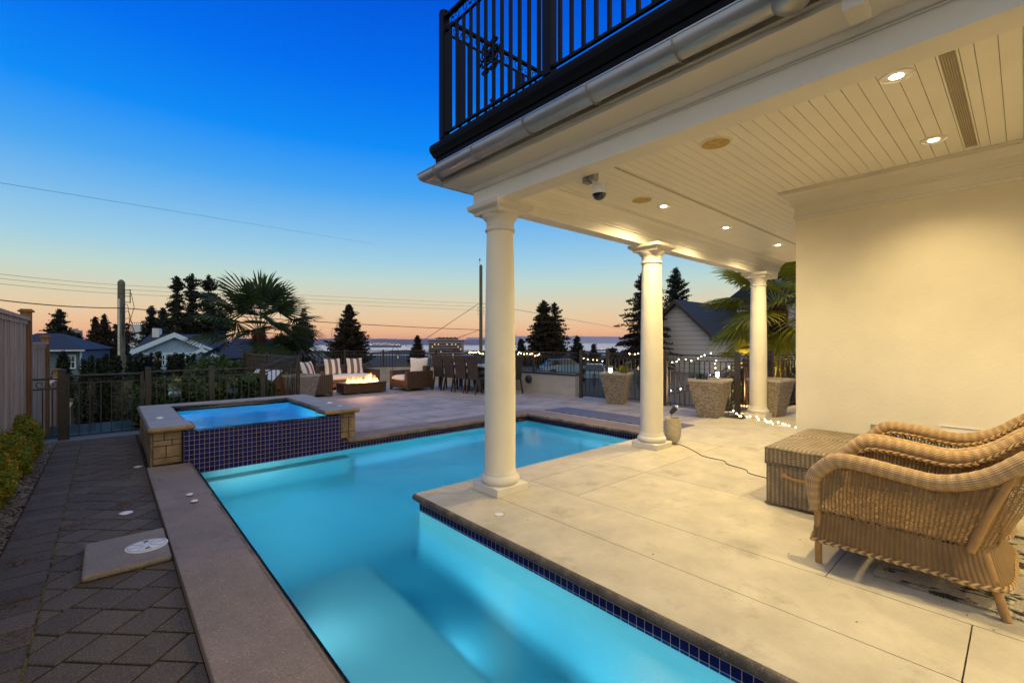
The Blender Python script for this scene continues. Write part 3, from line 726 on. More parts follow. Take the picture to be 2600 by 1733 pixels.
for k in range(5200):
    y = R.uniform(2.2, 9.3); x = R.uniform(-.74, -.55) - (0 if R.random() < .8 else .06); s = R.uniform(.007, .02); z = -.072 + R.uniform(0, .015)
    a = R.random() * 6.28; M = Matrix.Translation((x, y, z)) @ Matrix.Rotation(a, 4, 'Z') @ Matrix.Rotation(R.uniform(-.6, .6), 4, 'X')
    pts = [Vector((s * q[0] * R.uniform(.7, 1.2), s * .7 * q[1] * R.uniform(.7, 1.2), s * .5 * q[2])) for q in ((1, 0, 0), (0, 1, 0), (-1, 0, 0), (0, -1, 0), (0, 0, 1), (0, 0, -1))]
    i = len(m.v); m.v += [tuple(M @ p) for p in pts]
    tn = R.random()
    for f in ((0, 1, 4), (1, 2, 4), (2, 3, 4), (3, 0, 4), (1, 0, 5), (2, 1, 5), (3, 2, 5), (0, 3, 5)): m.face([i + q for q in f], None, tn)
o = m.build('gravel', 'gravel_stone'); tag(o, kind='stuff')
m = MB()
for k in range(420):   # dead twigs and leaf litter along the bed edge
    y = R.uniform(4, 8.2); x = -.60 + R.gauss(0, .07); a = R.random() * 6.28; L = R.uniform(.02, .09); z = -.052 + R.uniform(0, .02)
    m.bar((x, y, z), (x + L * math.cos(a), y + L * math.sin(a), z + R.uniform(-.005, .02)), .0022)
for cx, cyy, q in ((-.40, 3.75, 60), (-.42, 4.4, 40), (-.2, 4.95, 30), (.1, 5.3, 40), (.14, 6.4, 30), (-.33, 3.3, 20)):
    for k in range(q):
        x = cx + R.gauss(0, .045); y = cyy + R.gauss(0, .05); a = R.random() * 6.28; L = R.uniform(.008, .03)
        m.bar((x, y, -.047), (x + L * math.cos(a), y + L * math.sin(a), -.045 + R.uniform(0, .006)), .0025)
for k in range(24):
    x, y = (R.uniform(2.25, 5.2), R.uniform(-.5, 3.2)) if k % 3 == 0 else (R.uniform(3.2, 3.9), R.uniform(-.3, .5)); a = R.random() * 6.28; L = R.uniform(.004, .012)
    m.bar((x, y, .003), (x + L * math.cos(a), y + L * math.sin(a), .004 + R.uniform(0, .004)), .0028)
mat_plain('litter_brown', (.12, .06, .03), .9, var=.5, scale=12)
o = m.build('leaf_litter', 'litter_brown'); tag(o, kind='stuff')
# ------------------------------------------------------------------ columns
COLG = 'white round columns of the patio'
def column(x, y, label):
    t = thing('column', (x, y, 0), label, 'column', COLG)
    m = MB(); m.box(-.19, .19, -.19, .19, 0, .075); m.build('plinth', 'stone_white', t, bevel=.006)
    m = MB(); m.lathe([(.165, .076), (.182, .095), (.188, .115), (.182, .135), (.166, .152), (.158, .158), (.158, .170), (.152, .182), (.147, .20)], n=48); m.build('base', 'stone_white', t, smooth=True)
    prof = [(.147 - .020 * max(0, (k / 20 - .3) / .7) ** 1.6, .20 + (2.44 - .20) * k / 20) for k in range(21)]
    m = MB(); m.lathe(prof, n=64); m.build('shaft', 'render_white', t, smooth=True)
    m = MB(); m.lathe([(.128, 2.44), (.140, 2.445), (.144, 2.458), (.138, 2.470), (.129, 2.476), (.130, 2.53), (.138, 2.545), (.156, 2.562), (.170, 2.585), (.175, 2.60)], n=48); m.build('capital', 'stone_white', t, smooth=True)
    m = MB(); ab = [(.172, 2.597), (.178, 2.608), (.180, 2.618), (.190, 2.628), (.205, 2.636), (.222, 2.650), (.226, 2.662), (.226, 2.689)]
    for k, (h_, z_) in enumerate(ab): m.v += [(-h_, -h_, z_), (h_, -h_, z_), (h_, h_, z_), (-h_, h_, z_)]
    for k in range(len(ab) - 1):
        for j in range(4): m.face((k * 4 + j, k * 4 + (j + 1) % 4, k * 4 + 4 + (j + 1) % 4, k * 4 + 4 + j))
    m.face((3, 2, 1, 0)); q_ = 4 * len(ab) - 4; m.face((q_, q_ + 1, q_ + 2, q_ + 3)); m.build('abacus', 'stone_white', t)
column(2.80, 3.32, 'nearest white column, at the patio corner over the pool')
column(5.46, 3.32, 'middle white column, beside the small pot with the spotlight')
column(9.15, 3.32, 'farthest white column, with string lights lying round its base')

# ------------------------------------------------------------------ house : beams, ceiling, wall
ho = (5.5, 1.6, 0)
house = thing('house', ho, 'cream rendered house with white beams and boarded ceiling over the covered patio', 'house')
def hb(m, name, mat, **kw): return m.build(name, mat, house, origin=ho, **kw)
BZ, CZ = 2.69, 3.0
XO, YO = 2.62, 3.50
def cornice(prof, path, closed=False):
    """sweep an outward profile (offset q, z) round the plan path of points (x,y,dirx,diry); dir = miter direction per unit offset"""
    m = MB(); n = len(prof); i0 = 0; acc = 0
    for k, (x, y, dx, dy) in enumerate(path):
        for q, z in prof: m.v.append((x + dx * q, y + dy * q, z))
    for k in range(len(path) - 1):
        for j in range(n - 1):
            m.face((k * n + j, k * n + j + 1, (k + 1) * n + j + 1, (k + 1) * n + j))
    return m
FAR = 10.2
OUT = [(XO, -7, -1, 0), (XO, YO, -1, 1), (FAR, YO, 0, 1)]
m = MB(); m.box(XO, 2.80, -7, YO, BZ, 3.12); m.box(2.80, FAR, 3.33, YO, BZ, 3.12); hb(m, 'beam', 'trim_white')
hb(cornice([(.001, 2.822), (.018, 2.828), (.036, 2.85), (.036, 2.862), (.05, 2.868), (.075, 2.873), (.11, 2.880), (.16, 2.888), (.207, 2.894), (.207, 2.895), (.207, 2.925), (.222, 2.935), (.222, 3.03), (.0, 3.03)], OUT), 'cornice', 'trim_white', smooth=False)
m = MB(); m.tube([(XO - .006, -7, 2.816), (XO - .006, 2.9, 2.816)], .0045, 6); hb(m, 'trim_cable', 'trim_white')
# inner crown along the column beam
INN = [(3.0, 3.33, 0, -1), (FAR, 3.33, 0, -1)]
hb(cornice([(.0, 2.80), (.012, 2.805), (.012, 2.82), (.02, 2.828), (.032, 2.835), (.036, 2.85), (.05, 2.90), (.075, 2.945), (.11, 2.972), (.125, 2.975), (.125, 2.988), (.15, 2.99), (.15, 2.9995)], INN), 'crown_moulding', 'trim_white')
hb(cornice([(.0, 2.80), (.012, 2.805), (.012, 2.82), (.036, 2.85), (.05, 2.90), (.075, 2.945), (.11, 2.972), (.125, 2.988), (.15, 2.9995)], [(2.80, -7, 1, 0), (2.80, 3.33, 1, -1)]), 'crown_moulding', 'trim_white')
# ceiling boards with real grooves
m = MB(); pitch = .0885
for ya, yb in ((-6.9, .238), (.332, 2.455), (2.53, 3.18)):
    y = ya
    while y < yb - .01:
        y1 = min(y + pitch, yb); m.box(2.95, FAR, y + .0018, y1 - .0018, CZ, CZ + .018); y += pitch
m.box(5.3, FAR, .238, .332, CZ + .0002, CZ + .018)
hb(m, 'ceiling', 'ceiling_paint')
m = MB(); m.box(2.85, FAR, -7, 3.33, CZ + .012, CZ + .06); m.box(2.95, FAR, 2.47, 2.50, CZ - .002, CZ + .02); hb(m, 'ceiling_backing', 'groove')
m = MB(); m.box(2.95, FAR, 2.455, 2.468, CZ - .006, CZ + .018); m.box(2.95, FAR, 2.502, 2.53, CZ - .006, CZ + .018); hb(m, 'ceiling_batten', 'ceiling_paint')
# rendered wall
WX, WY = 5.518, 1.625
m = MB(); m.prism([(WX, -7), (10.1, -7), (10.1, WY), (WX, WY)], 0.0, 2.74); hb(m, 'wall', 'render_white')
hb(cornice([(.0, 2.705), (.012, 2.709), (.012, 2.722), (.02, 2.726), (.02, 2.736), (.008, 2.742), (.006, 2.83), (.018, 2.838), (.022, 2.85), (.032, 2.853), (.036, 2.87), (.05, 2.905), (.08, 2.945), (.112, 2.962), (.124, 2.966), (.124, 2.985), (.139, 2.988), (.139, 2.9995)],
           [(WX, -7, -1, 0), (WX, WY, -1, 1), (10.1, WY, 0, 1)]), 'crown_moulding', 'trim_white')
# balcony slab edge
SLX = [(XO, -7, -1, 0), (XO, YO, -1, 1), (FAR, YO, 0, 1)]
hb(cornice([(.0, 3.03), (.225, 3.035), (.26, 3.12), (.26, 3.155), (.272, 3.16), (.285, 3.19), (.30, 3.22), (.305, 3.25), (.30, 3.28), (.27, 3.305), (.24, 3.325), (.235, 3.335), (-.6, 3.345)], SLX), 'balcony_edge', 'flashing')
m = MB(); m.box(2.9, 12, -7, 3.2, 3.06, 3.34); hb(m, 'balcony_floor', 'flashing')

# gutter
gt = thing('roof_gutter', (2.33, 0, 2.97), 'galvanised half round gutter with strap brackets along the patio eave', 'gutter')
m = MB()
def gut(path_dirs, gc, gz, r):
    prof = [(gc - r * math.cos(a), gz - r * math.sin(a)) for a in [PI * k / 14 for k in range(15)]]
    return prof
gc, gz, gr = .308, 3.005, .078
prof = [(gc - gr, gz)] + [(gc - gr * math.cos(PI * k / 16), gz - gr * math.sin(PI * k / 16)) for k in range(1, 17)] + [(gc + gr + .006, gz + .004), (gc + gr + .004, gz + .013), (gc + gr - .006, gz + .011), (gc + gr - .006, gz)]
PTH = [(XO, -7, -1, 0), (XO, YO, -1, 1), (FAR, YO, 0, 1)]
mm = cornice(prof, PTH); mm.build('trough', 'gutter_metal', gt, origin=(2.33, 0, 2.97), smooth=True)
for y in (3.60, 3.02, 2.40, 1.82, 1.24, .66, .08, -.5, -1.08):
    m = MB(); pts = [(XO - (gc - (gr + .004) * math.cos(PI * k / 16)), y, gz - (gr + .004) * math.sin(PI * k / 16)) for k in range(17)]
    for a, b in zip(pts, pts[1:]): m.bar(a, b, .022, .004, up=Vector((0, 1, 0)))
    m.bar((XO - .225, y, gz), (XO - .225, y, gz + .02), .02, .004)
    for q in (pts[14], ): m.lathe([(.006, 0), (.004, .004), (0, .005)], 0, 0, 0, 8, M=Matrix.Translation(Vector(q)))
    m.build('strap', 'gutter_metal', gt, origin=(2.33, 0, 2.97))
m = MB(); m.lathe([(.062, -.10), (.078, -.06), (.085, -.02), (.088, 0)], XO - gc, .63, gz - gr + .015, 24); m.tube([(XO - gc, .63, gz - gr - .04), (XO - gc, .60, gz - gr - .12), (XO - gc + .16, .55, gz - gr - .16)], .04, 14)
# outlet head only (the elbow ducks back under the eave)
m = MB(); m.lathe([(.0, -.055), (.05, -.05), (.075, -.03), (.088, 0)], XO - gc, .70, gz - gr + .028, 28); m.build('outlet', 'gutter_metal', gt, origin=(2.33, 0, 2.97), smooth=True)
m = MB(); m.box(XO - .222, XO - .08, .45, .53, 2.84, 2.895); m.build('eave_block', 'trim_white', gt, origin=(2.33, 0, 2.97), bevel=.004)

# ceiling fittings
CL = 'recessed lights in the patio ceiling'
def downlight(x, y, label, e=176, cone=162):
    t = thing('ceiling_light', (x, y, CZ), label, 'ceiling light', CL)
    m = MB(); m.tube([(.078 * math.cos(a * .1963), .078 * math.sin(a * .1963), -.002) for a in range(32)], .006, 8, closed=True)
    m.lathe([(.072, -.004), (.045, .0)], n=32); m.build('trim_ring', 'trim_white', t, smooth=True)
    m = MB(); m.lathe([(.0, -.0065), (.030, -.0065), (.034, -.004)], n=24); m.build('lamp_lens', 'lamp_warm', t)
    l = lamp('SPOT', 'ceiling_lamp', (0, 0, -.03), e, (1, .745, .35), t, spot_size=math.radians(cone), spot_blend=1.0, shadow_soft_size=.04)
downlight(4.897, 2.82, 'recessed ceiling light nearest the corner speaker, first of the row of three')
downlight(6.458, 2.767, 'middle recessed ceiling light of the row over the column beam')
downlight(8.26, 2.69, 'small farthest recessed ceiling light, just left of the wall edge')
downlight(3.55, .51, 'largest recessed ceiling light, beside the vent slot near the front beam', 165)
downlight(4.887, .475, 'recessed ceiling light near the wall moulding, beside the vent slot', 48, 116)
downlight(3.55, -1.8, 'recessed ceiling light of the row behind the photographer, beside the front beam', 180)
downlight(4.887, -1.8, 'recessed ceiling light of the row behind the photographer, beside the wall', 60, 100)
for yy in (-4.0, -5.9):  # unseen rows, added so more floor bounce reaches the ceiling
    downlight(3.55, yy, 'unseen recessed fill light added far behind the photographer, beside the front beam, %s' % ('nearer' if yy > -5 else 'farther'), 180)
    downlight(4.887, yy, 'unseen recessed fill light added far behind the photographer, beside the wall, %s' % ('nearer' if yy > -5 else 'farther'), 200)
def cspk(x, y, label):
    t = thing('ceiling_speaker', (x, y, CZ), label, 'speaker', 'round yellowed ceiling speakers')
    m = MB(); m.lathe([(.124, -.001), (.122, -.008), (.108, -.008), (.106, -.004)], n=40); m.build('trim_ring', 'ceiling_paint', t, smooth=True)
    m = MB(); m.lathe([(.0, -.0068), (.106, -.0068), (.1065, -.005)], n=40); m.build('grille', 'speaker_yellow', t)
cspk(4.50, 2.86, 'round yellowed ceiling speaker left of the first small light of the row')
cspk(3.66, 1.65, 'round yellowed ceiling speaker close to the front beam, the larger in view')
mat_plain('vent_tan', (.50, .45, .34), .6)
t = thing('ceiling_vent', (4.4, .285, CZ), 'long slotted vent strip running across the boarded ceiling', 'vent')
m = MB(); m.box(-1.2, .98, -.045, -.036, -.002, .018); m.box(-1.2, .98, .036, .045, -.002, .018); m.build('frame', 'ceiling_paint', t)
m = MB()
for k in range(7): m.box(-1.2, .98, -.0335 + k * .0112 - .0025, -.0335 + k * .0112 + .0025, .002, .016)
m.build('slat', 'vent_tan', t)
# security camera
t = thing('security_camera', (2.83, 2.25, 2.69), 'white dome security camera with black lens and two antennas under the beam', 'camera')
m = MB(); m.box(-.035, .03, .012, .06, -.045, .012); m.box(-.035, .03, -.05, .002, -.035, .022); m.build('bracket', 'grey_plastic', t, bevel=.003)
m = MB(); m.bar((.0, -.01, -.03), (.045, -.035, -.06), .02); m.tube([(.05, -.04, -.05), (.05, -.04, -.075)], .022, 12); m.build('arm', 'white_plastic', t)
m = MB(); M = Matrix.Translation((.05, -.04, -.125)); prof = [(.058 * math.cos(a), .058 * math.sin(a)) for a in [k * PI / 20 for k in range(-1, 11)]]
m.lathe(prof, M=M, n=28); m.build('housing', 'white_plastic', t, smooth=True)
m = MB(); prof = [(.055 * math.cos(a), .055 * math.sin(a)) for a in [k * PI / 20 for k in range(-10, 0)]]; m.lathe(prof, M=M, n=28); m.build('lens_dome', 'dark_glass', t, smooth=True)
m = MB()
for s in (-1, 1): m.tube([(.05, -.04 + s * .05, -.12), (.05, -.04 + s * .068, -.055)], .004, 6)
m.build('antenna', 'white_plastic', t)
# wall outlet and vent slot
t = thing('wall_outlet', (WX, .93, .55), 'grey outdoor socket plate on the rendered wall just left of the wicker chair arm', 'socket')
m = MB(); m.box(-.012, 0, -.055, .055, -.075, .06); m.build('plate', 'grey_plastic', t, bevel=.003)
m = MB(); m.box(-.04, -.012, -.03, .005, -.06, -.02); m.build('plug', 'white_plastic', t, bevel=.004)
t = thing('wall_vent', (WX, .30, .63), 'long narrow recessed vent slot in the rendered wall above the chairs', 'vent')
m = MB(); m.box(-.012, .002, -.2, .2, .028, .034); m.box(-.012, .002, -.2, .2, -.034, -.028); m.box(-.012, .002, -.2, -.194, -.028, .028); m.box(-.012, .002, .194, .2, -.028, .028); m.build('frame', 'trim_white', t)
m = MB(); m.quad((-.001, -.194, .028), (-.001, .194, .028), (-.011, .194, -.028), (-.011, -.194, -.028)); m.build('flap', 'trim_white', t)
t = thing('wall_socket', (WX, -.55, .55), 'small grey socket plate on the rendered wall behind the chair backs', 'socket')
m = MB(); m.box(-.012, 0, -.055, .055, -.06, .06); m.build('plate', 'grey_plastic', t, bevel=.003); m = MB(); m.box(-.02, -.012, -.02, .02, -.03, .03); m.build('cover', 'grey_plastic', t)

# ------------------------------------------------------------------ ironwork
def scroll(m, C, ux, size, flip, th=.008):
    """one C scroll in the plane of unit vector ux (horizontal) and z"""
    pts = []
    N = 18
    for k in range(N + 1):
        a = k / N; ang = a * 2.35 * PI; r = size * (1 - a * .78)
        pts.append(C + ux * (flip[0] * r * math.cos(ang)) + Vector((0, 0, flip[1] * r * math.sin(ang))))
    m.tube(pts, th / 2, 4, caps=False)
def frieze(m, A, B, z0, z1, th=.009):
    A = Vector(A); B = Vector(B); d = (B - A); L = d.length; d.normalize()
    h = z1 - z0; n = max(1, round(L / (h * 2.35))); p = L / n
    zm = (z0 + z1) / 2
    for zz in (z0, z1): m.bar(A + Vector((0, 0, zz)), B + Vector((0, 0, zz)), .007, .007)
    for k in range(n):
        c = A + d * (p * (k + .5))
        for s in (-1, 1):
            scroll(m, Vector((c.x, c.y, c.z + zm)) + d * (s * p * .25), d, h * .495, (-s, 1 if k % 2 else -1), th)
        zs = 1 if k % 2 else -1
        m.bar(Vector((c.x, c.y, c.z + zm - zs * h * .1)) - d * p * .07, Vector((c.x, c.y, c.z + zm - zs * h * .1)) + d * p * .07, th, th)
def ornament(par, P, d, z0, z1, mat='iron', origin=(0, 0, 0)):
    m = MB(); P = Vector(P); H = z1 - z0
    for k in range(4):
        zc = z0 + H * (k + .5) / 4; r = H * (.085 if k in (0, 3) else .13)
        for s in (-1, 1): scroll(m, Vector((P.x, P.y, zc)) + d * s * r, d, r, (s, 1 if k < 2 else -1), .017)
    for zc in (z0, z1): m.lathe([(0, -.014), (.012, -.007), (.014, 0), (.012, .007), (0, .014)], P.x, P.y, zc, 10)
    m.build('ornament', mat, par, origin=origin)
def fence(name, label, pts, tops, bases, posts=None, pitch=.11, mat='iron', group=None, fr=.115, glass=(), orn=(), base_gap=.07, cat='fence', postw=.055, barw=.016, noposts=False, ph=.05):
    """pts: plan points; tops/bases: z at each point"""
    o = Vector((pts[0][0], pts[0][1], bases[0])); t = thing(name, o, label, cat, group)
    for k in range(len(pts) - 1):
        a = Vector((pts[k][0], pts[k][1], 0)); b = Vector((pts[k + 1][0], pts[k + 1][1], 0)); L = (b - a).length; d = (b - a).normalized()
        ta, tb, ba, bb = tops[k], tops[k + 1], bases[k], bases[k + 1]
        Z = lambda f, za, zb: za + (zb - za) * f
        up = Vector((0, 0, 1))
        for nm, za, zb, w1, h1_ in (('top_rail', ta, tb, .045, .022), ('middle_rail', ta - fr, tb - fr, .022, .014), ('bottom_rail', ba + base_gap, bb + base_gap, .025, .02)):
            mt = MB(); mt.bar(a + up * za, b + up * zb, w1, h1_); mt.build(nm, mat, t, origin=o)
        # frieze follows the slope
        A3 = a + up * (ta - fr); B3 = b + up * (tb - fr); fm = MB(); frieze(fm, A3, B3, .008, fr - .012); fm.build('scrollwork', mat, t, origin=o)
        n = max(2, round(L / pitch))
        for j in range(1, n):
            f = j / n; p = a + d * (L * f); m = MB(); m.bar((p.x, p.y, Z(f, ba, bb) + base_gap), (p.x, p.y, Z(f, ta, tb) - fr), barw, barw)
            m.build('baluster', mat, t, origin=o)
            if (k, j) in orn: ornament(t, p, d, Z(f, ba, bb) + .32, Z(f, ba, bb) + .62, mat, o)
        for g0, g1 in [g[1:] for g in glass if g[0] == k]:
            p = a + d * (L * g0); q = a + d * (L * g1); m = MB(); m.bar((p + q) / 2 + up * (Z((g0 + g1) / 2, ba, bb) + .08), (p + q) / 2 + up * (Z((g0 + g1) / 2, ta, tb) - fr - .01), .001)
            nn = Vector((d.y, -d.x, 0)) * .004; m = MB()
            P4 = [p + nn, q + nn, q - nn, p - nn]; m.prism([(w_.x, w_.y) for w_ in P4], Z(g0, ba, bb) + .085, Z(g0, ta, tb) - fr - .012); m.build('glass_panel', 'panel_glass', t, origin=o)
    for k, p in enumerate(pts):
        if posts is not None and k not in posts: continue
        m = MB(); h = postw / 2; m.box(p[0] - h, p[0] + h, p[1] - h, p[1] + h, bases[k], tops[k] + ph)
        m.lathe([(h * 1.25, 0), (h * 1.25, .012), (h * .6, .02), (0, .024)], p[0], p[1], tops[k] + ph, 12); m.build('post', mat, t, origin=o)
    return t
BT = 4.50
fence('balcony_railing', 'dark iron balcony railing with scrolls above the gutter, the front run', [(2.42, 3.70), (2.42, 2.31), (2.42, .92), (2.42, -.47), (2.42, -1.9)], [BT] * 5, [3.345] * 5, mat='iron_black', orn=((0, 6), (0, 7)), fr=.13, postw=.075, cat='railing', group='iron balcony railings', barw=.024, base_gap=.05)
fence('balcony_railing', 'dark iron balcony railing seen through the front run, along the far side', [(2.50, 3.70), (4.1, 3.70), (5.7, 3.70), (7.3, 3.70)], [BT] * 4, [3.345] * 4, mat='iron_black', fr=.13, posts=(1, 2, 3), postw=.075, cat='railing', group='iron balcony railings', orn=((0, 5),), barw=.024, base_gap=.05)

# pool gate and left fence
GB = -.045
g = fence('pool_gate', 'dark iron gate with glass strips and scrolls across the paver path', [(-.44, 9.46), (.42, 9.46)], [.90, .90], [GB, GB], glass=((0, .04, .19), (0, .24, .36), (0, .60, .86)), posts=(0, 1), pitch=.115, cat='gate', postw=.045, ph=.0, base_gap=.05)
ornament(g, (-.18, 9.46, 0), Vector((1, 0, 0)), .28, .62, origin=(-.44, 9.46, GB)); ornament(g, (.19, 9.46, 0), Vector((1, 0, 0)), .28, .62, origin=(-.44, 9.46, GB))
m = MB(); m.box(.40, .46, 9.42, 9.45, .68, .76); m.build('latch', 'black_plastic', g, origin=(-.44, 9.46, GB))
fence('side_railing', 'short dark iron railing between the wood fence post and the gate', [(-.80, 9.46), (-.50, 9.46)], [.86, .86], [GB, GB], posts=(1,), postw=.085, ph=.12, fr=.15)
fence('pool_fence', 'long dark iron fence behind the spa with scroll frieze and glass strips', [(.50, 9.46), (1.37, 9.47), (2.18, 9.49)], [.92] * 3, [-.05] * 3, posts=(0, 1, 2), glass=((0, .30, .50), (1, .30, .50)), postw=.075, ph=.05, pitch=.11)
fence('pool_fence', 'sloping dark iron fence section rising to the terrace beside the tall planter', [(2.18, 9.49), (2.62, 9.72), (2.95, 9.98)], [.92, 1.08, 1.09], [-.03, 0, 0], posts=(2,), postw=.06, ph=.02, pitch=.1)
fence('terrace_railing', 'dark iron railing running away from the planter beside the big palm', [(2.90, 10.05), (2.82, 11.9), (2.75, 13.65)], [1.09] * 3, [0] * 3, posts=(1, 2), pitch=.1)

# low wall + railing at the far side
lw = thing('low_wall', (7.5, 14.5, 0), 'low cream rendered wall round the far terrace under the iron railing', 'wall')
LW = [(2.75, 13.65), (4.6, 15.1), (7.35, 15.1), (8.1, 14.65), (8.7, 13.9), (8.93, 13.2), (8.93, 7.62)]
def offs(pl, q):
    out = []
    for k, p in enumerate(pl):
        a = Vector(pl[max(0, k - 1)]); b = Vector(pl[min(len(pl) - 1, k + 1)]); d = (b - a).normalized(); out.append((p[0] + d.y * q, p[1] - d.x * q))
    return out
inn = offs(LW, .0); out = offs(LW, -.16)
m = MB()
for k in range(len(LW) - 1): m.prism([inn[k], inn[k + 1], out[k + 1], out[k]], -.5, .53)
m.build('wall', 'wall_concrete', lw, origin=(7.5, 14.5, 0))
i2 = offs(LW, .03); o2 = offs(LW, -.19); m = MB()
for k in range(len(LW) - 1): m.prism([i2[k], i2[k + 1], o2[k + 1], o2[k]], .531, .575)
m.build('coping', 'iron', lw, origin=(7.5, 14.5, 0))
lp = offs(LW, -.08)
fence('terrace_railing', 'iron railing on the low wall behind the wicker sofa', [lp[0], lp[1], ((lp[1][0] + lp[2][0]) / 2, lp[1][1]), lp[2]], [1.10] * 4, [.575] * 4, pitch=.105, base_gap=.03, group='iron railings on the low wall', postw=.05, ph=.01)
fence('terrace_railing', 'iron railing on the curved corner of the low wall behind the armchair', lp[2:6], [1.10] * 4, [.575] * 4, pitch=.105, base_gap=.03, group='iron railings on the low wall', posts=(2,), postw=.05, ph=.01)
fence('terrace_railing', 'iron railing on the low wall beside the dining table', [lp[5], (lp[5][0], 11.2), (lp[5][0], 9.2), lp[6]], [1.12] * 4, [.575] * 4, pitch=.105, base_gap=.03, group='iron railings on the low wall', posts=(1, 2), postw=.05, ph=.01)
def wall_lamp(x, y, ny, label):
    t = thing('wall_light', (x, y, .36), label, 'wall light', 'round dark lights on the low wall')
    m = MB(); M = Matrix.Rotation(-PI / 2 if ny == 0 else PI / 2, 4, 'Y' if ny == 0 else 'X'); m.lathe([(.10, .0), (.115, .01), (.12, .04), (.10, .07), (.05, .085), (0, .088)], M=M, n=28); m.build('shade', 'iron', t, smooth=True)
    m = MB(); m.tube([M @ Vector((.075 * math.cos(a * .262), .075 * math.sin(a * .262), .078)) for a in range(24)], .006, 6, closed=True); m.build('rim', 'iron', t)
wall_lamp(8.92, 9.3, 0, 'round dark wall light beside the lone dining chair at the table end')
wall_lamp(6.75, 15.08, 1, 'round dark wall light on the low wall between sofa and armchair')
wall_lamp(4.85, 15.08, 1, 'round dark wall light on the low wall left of the sofa')

# right fence beyond the mat
fence('pool_gate', 'dark iron gate section between the low wall and the first planter', [(8.93, 7.42), (9.2, 6.8)], [1.12, 1.12], [0, 0], posts=(0, 1), postw=.07, cat='gate', ph=.06, orn=((0, 3),))
fence('pool_fence', 'dark iron fence run behind the planter with the solar lantern', [(9.2, 6.8), (9.2, 5.25)], [1.12, 1.12], [0, 0], posts=(1,), postw=.075, orn=((0, 8),), glass=((0, .45, .62),), group='iron fence runs along the right edge')
fence('pool_fence', 'dark iron fence run between the middle column and the tall fence post', [(9.2, 5.25), (9.2, 3.72)], [1.12, 1.12], [0, 0], posts=(1,), postw=.085, ph=.06, glass=((0, .36, .52),), group='iron fence runs along the right edge')
fence('pool_fence', 'dark iron fence run turning away behind the farthest column', [(9.28, 3.70), (10.55, 3.58)], [1.12, 1.12], [0, 0], posts=(1,), postw=.09, ph=.08)
fence('pool_fence', 'dark iron fence run right of the palm trunk, next to the wall edge', [(10.65, 3.52), (11.8, 3.3)], [1.12, 1.12], [0, 0], posts=(1,), postw=.06, orn=((0, 3),))
fence('stair_railing', 'dark iron stair handrail sloping down behind the palm trunk', [(10.5, 3.65), (10.9, 4.3), (11.9, 5.6)], [1.0, .95, .1], [.1, .05, -.8], posts=(0,), postw=.05, cat='railing')
sr = fence('stair_railing', 'lower dark iron stair railing with cool lights, seen through the fence', [(9.9, 6.3), (10.6, 5.4), (11.5, 4.5)], [.05, .35, .95], [-.9, -.55, .0], posts=(0, 2), postw=.05, cat='railing')
m = MB()
for k in range(9): m.prism([(9.7 + k * .22, 6.9 - k * .27), (9.7 + k * .22, 5.9 - k * .27), (10.05 + k * .22, 5.6 - k * .27), (10.05 + k * .22, 6.6 - k * .27)], -2.2, -1.35 + k * .15)
o = m.build('garden_stairs', 'wall_concrete', origin=(10.5, 5.5, -2)); tag(o, 'grey outdoor steps below the fence, lit by cool lights', 'steps')

# shepherd-hook lantern
t = thing('hanging_lantern', wpt(997, 16.0, 0), 'small black lantern on a curled hook at the low wall left of the armchair', 'lantern')
m = MB(); pts = [(0, 0, 0), (0, 0, 1.15)] + [(.0 + .10 * (1 - math.cos(a)), 0, 1.15 + .10 * math.sin(a)) for a in [k * PI / 8 for k in range(1, 9)]] + [(.2, 0, 1.08)]; m.tube(pts, .009, 6); m.build('hook', 'iron', t)
m = MB(); m.lathe([(.0, .17), (.03, .15), (.08, .11), (.08, .10)], .2, 0, .9, 8); m.lathe([(.06, .0), (.065, .012), (.0, .014)], .2, 0, .8, 8)
for k in range(4): a = k * PI / 2 + .4; m.bar((.2 + .055 * math.cos(a), .055 * math.sin(a), .81), (.2 + .065 * math.cos(a), .065 * math.sin(a), 1.0), .01)
m.build('cage', 'iron', t)
m = MB(); m.lathe([(.03, 0), (.03, .09), (.0, .11)], .2, 0, .815, 10); m.build('candle', 'cushion_white', t)

# ------------------------------------------------------------------ string lights
def strand(label, pts, step, cool=False, sag=0.0, seed=1, r=.011, grp='warm string lights'):
    rr = random.Random(seed); t = thing('string_light', pts[0], label, 'string lights', grp); o = Vector(pts[0]); P = [Vector(p) for p in pts]
    dense = []
    for a, b in zip(P, P[1:]):
        n = max(2, int((b - a).length / .05))
        for k in range(n): dense.append(a.lerp(b, k / n) + Vector((rr.gauss(0, .008), rr.gauss(0, .008), rr.gauss(0, .006))))
    dense.append(P[-1]); m = MB(); m.tube(dense, .003, 5); m.build('wire', 'cable', t, origin=o)
    acc = 0; nxt = step * .5
    for a, b in zip(dense, dense[1:]):
        acc += (b - a).length
        if acc >= nxt:
            nxt += step * rr.uniform(.7, 1.3); m = MB(); c = b + Vector((rr.uniform(-.02, .02), rr.uniform(-.02, .02), max(-.01, rr.uniform(-.03, .02))))
            m.lathe([(0, -r), (r * .7, -r * .7), (r, 0), (r * .7, r * .8), (0, r * 1.5)], n=8, M=Matrix.Translation(c))
            m.build('bulb', 'bulb_cool' if cool else 'bulb_warm', t, origin=o, smooth=True)
def wavy(a, b, n, amp, seed):
    rr = random.Random(seed); a = Vector(a); b = Vector(b); return [tuple(a.lerp(b, k / n) + Vector((-.03, 0, rr.uniform(-amp, amp * .4)))) for k in range(n + 1)]
strand('warm string lights tangled on the railing behind the dining chairs', wavy((8.97, 12.3, 1.09), (8.97, 8.9, 1.06), 22, .07, 3), .105, seed=2, r=.013)
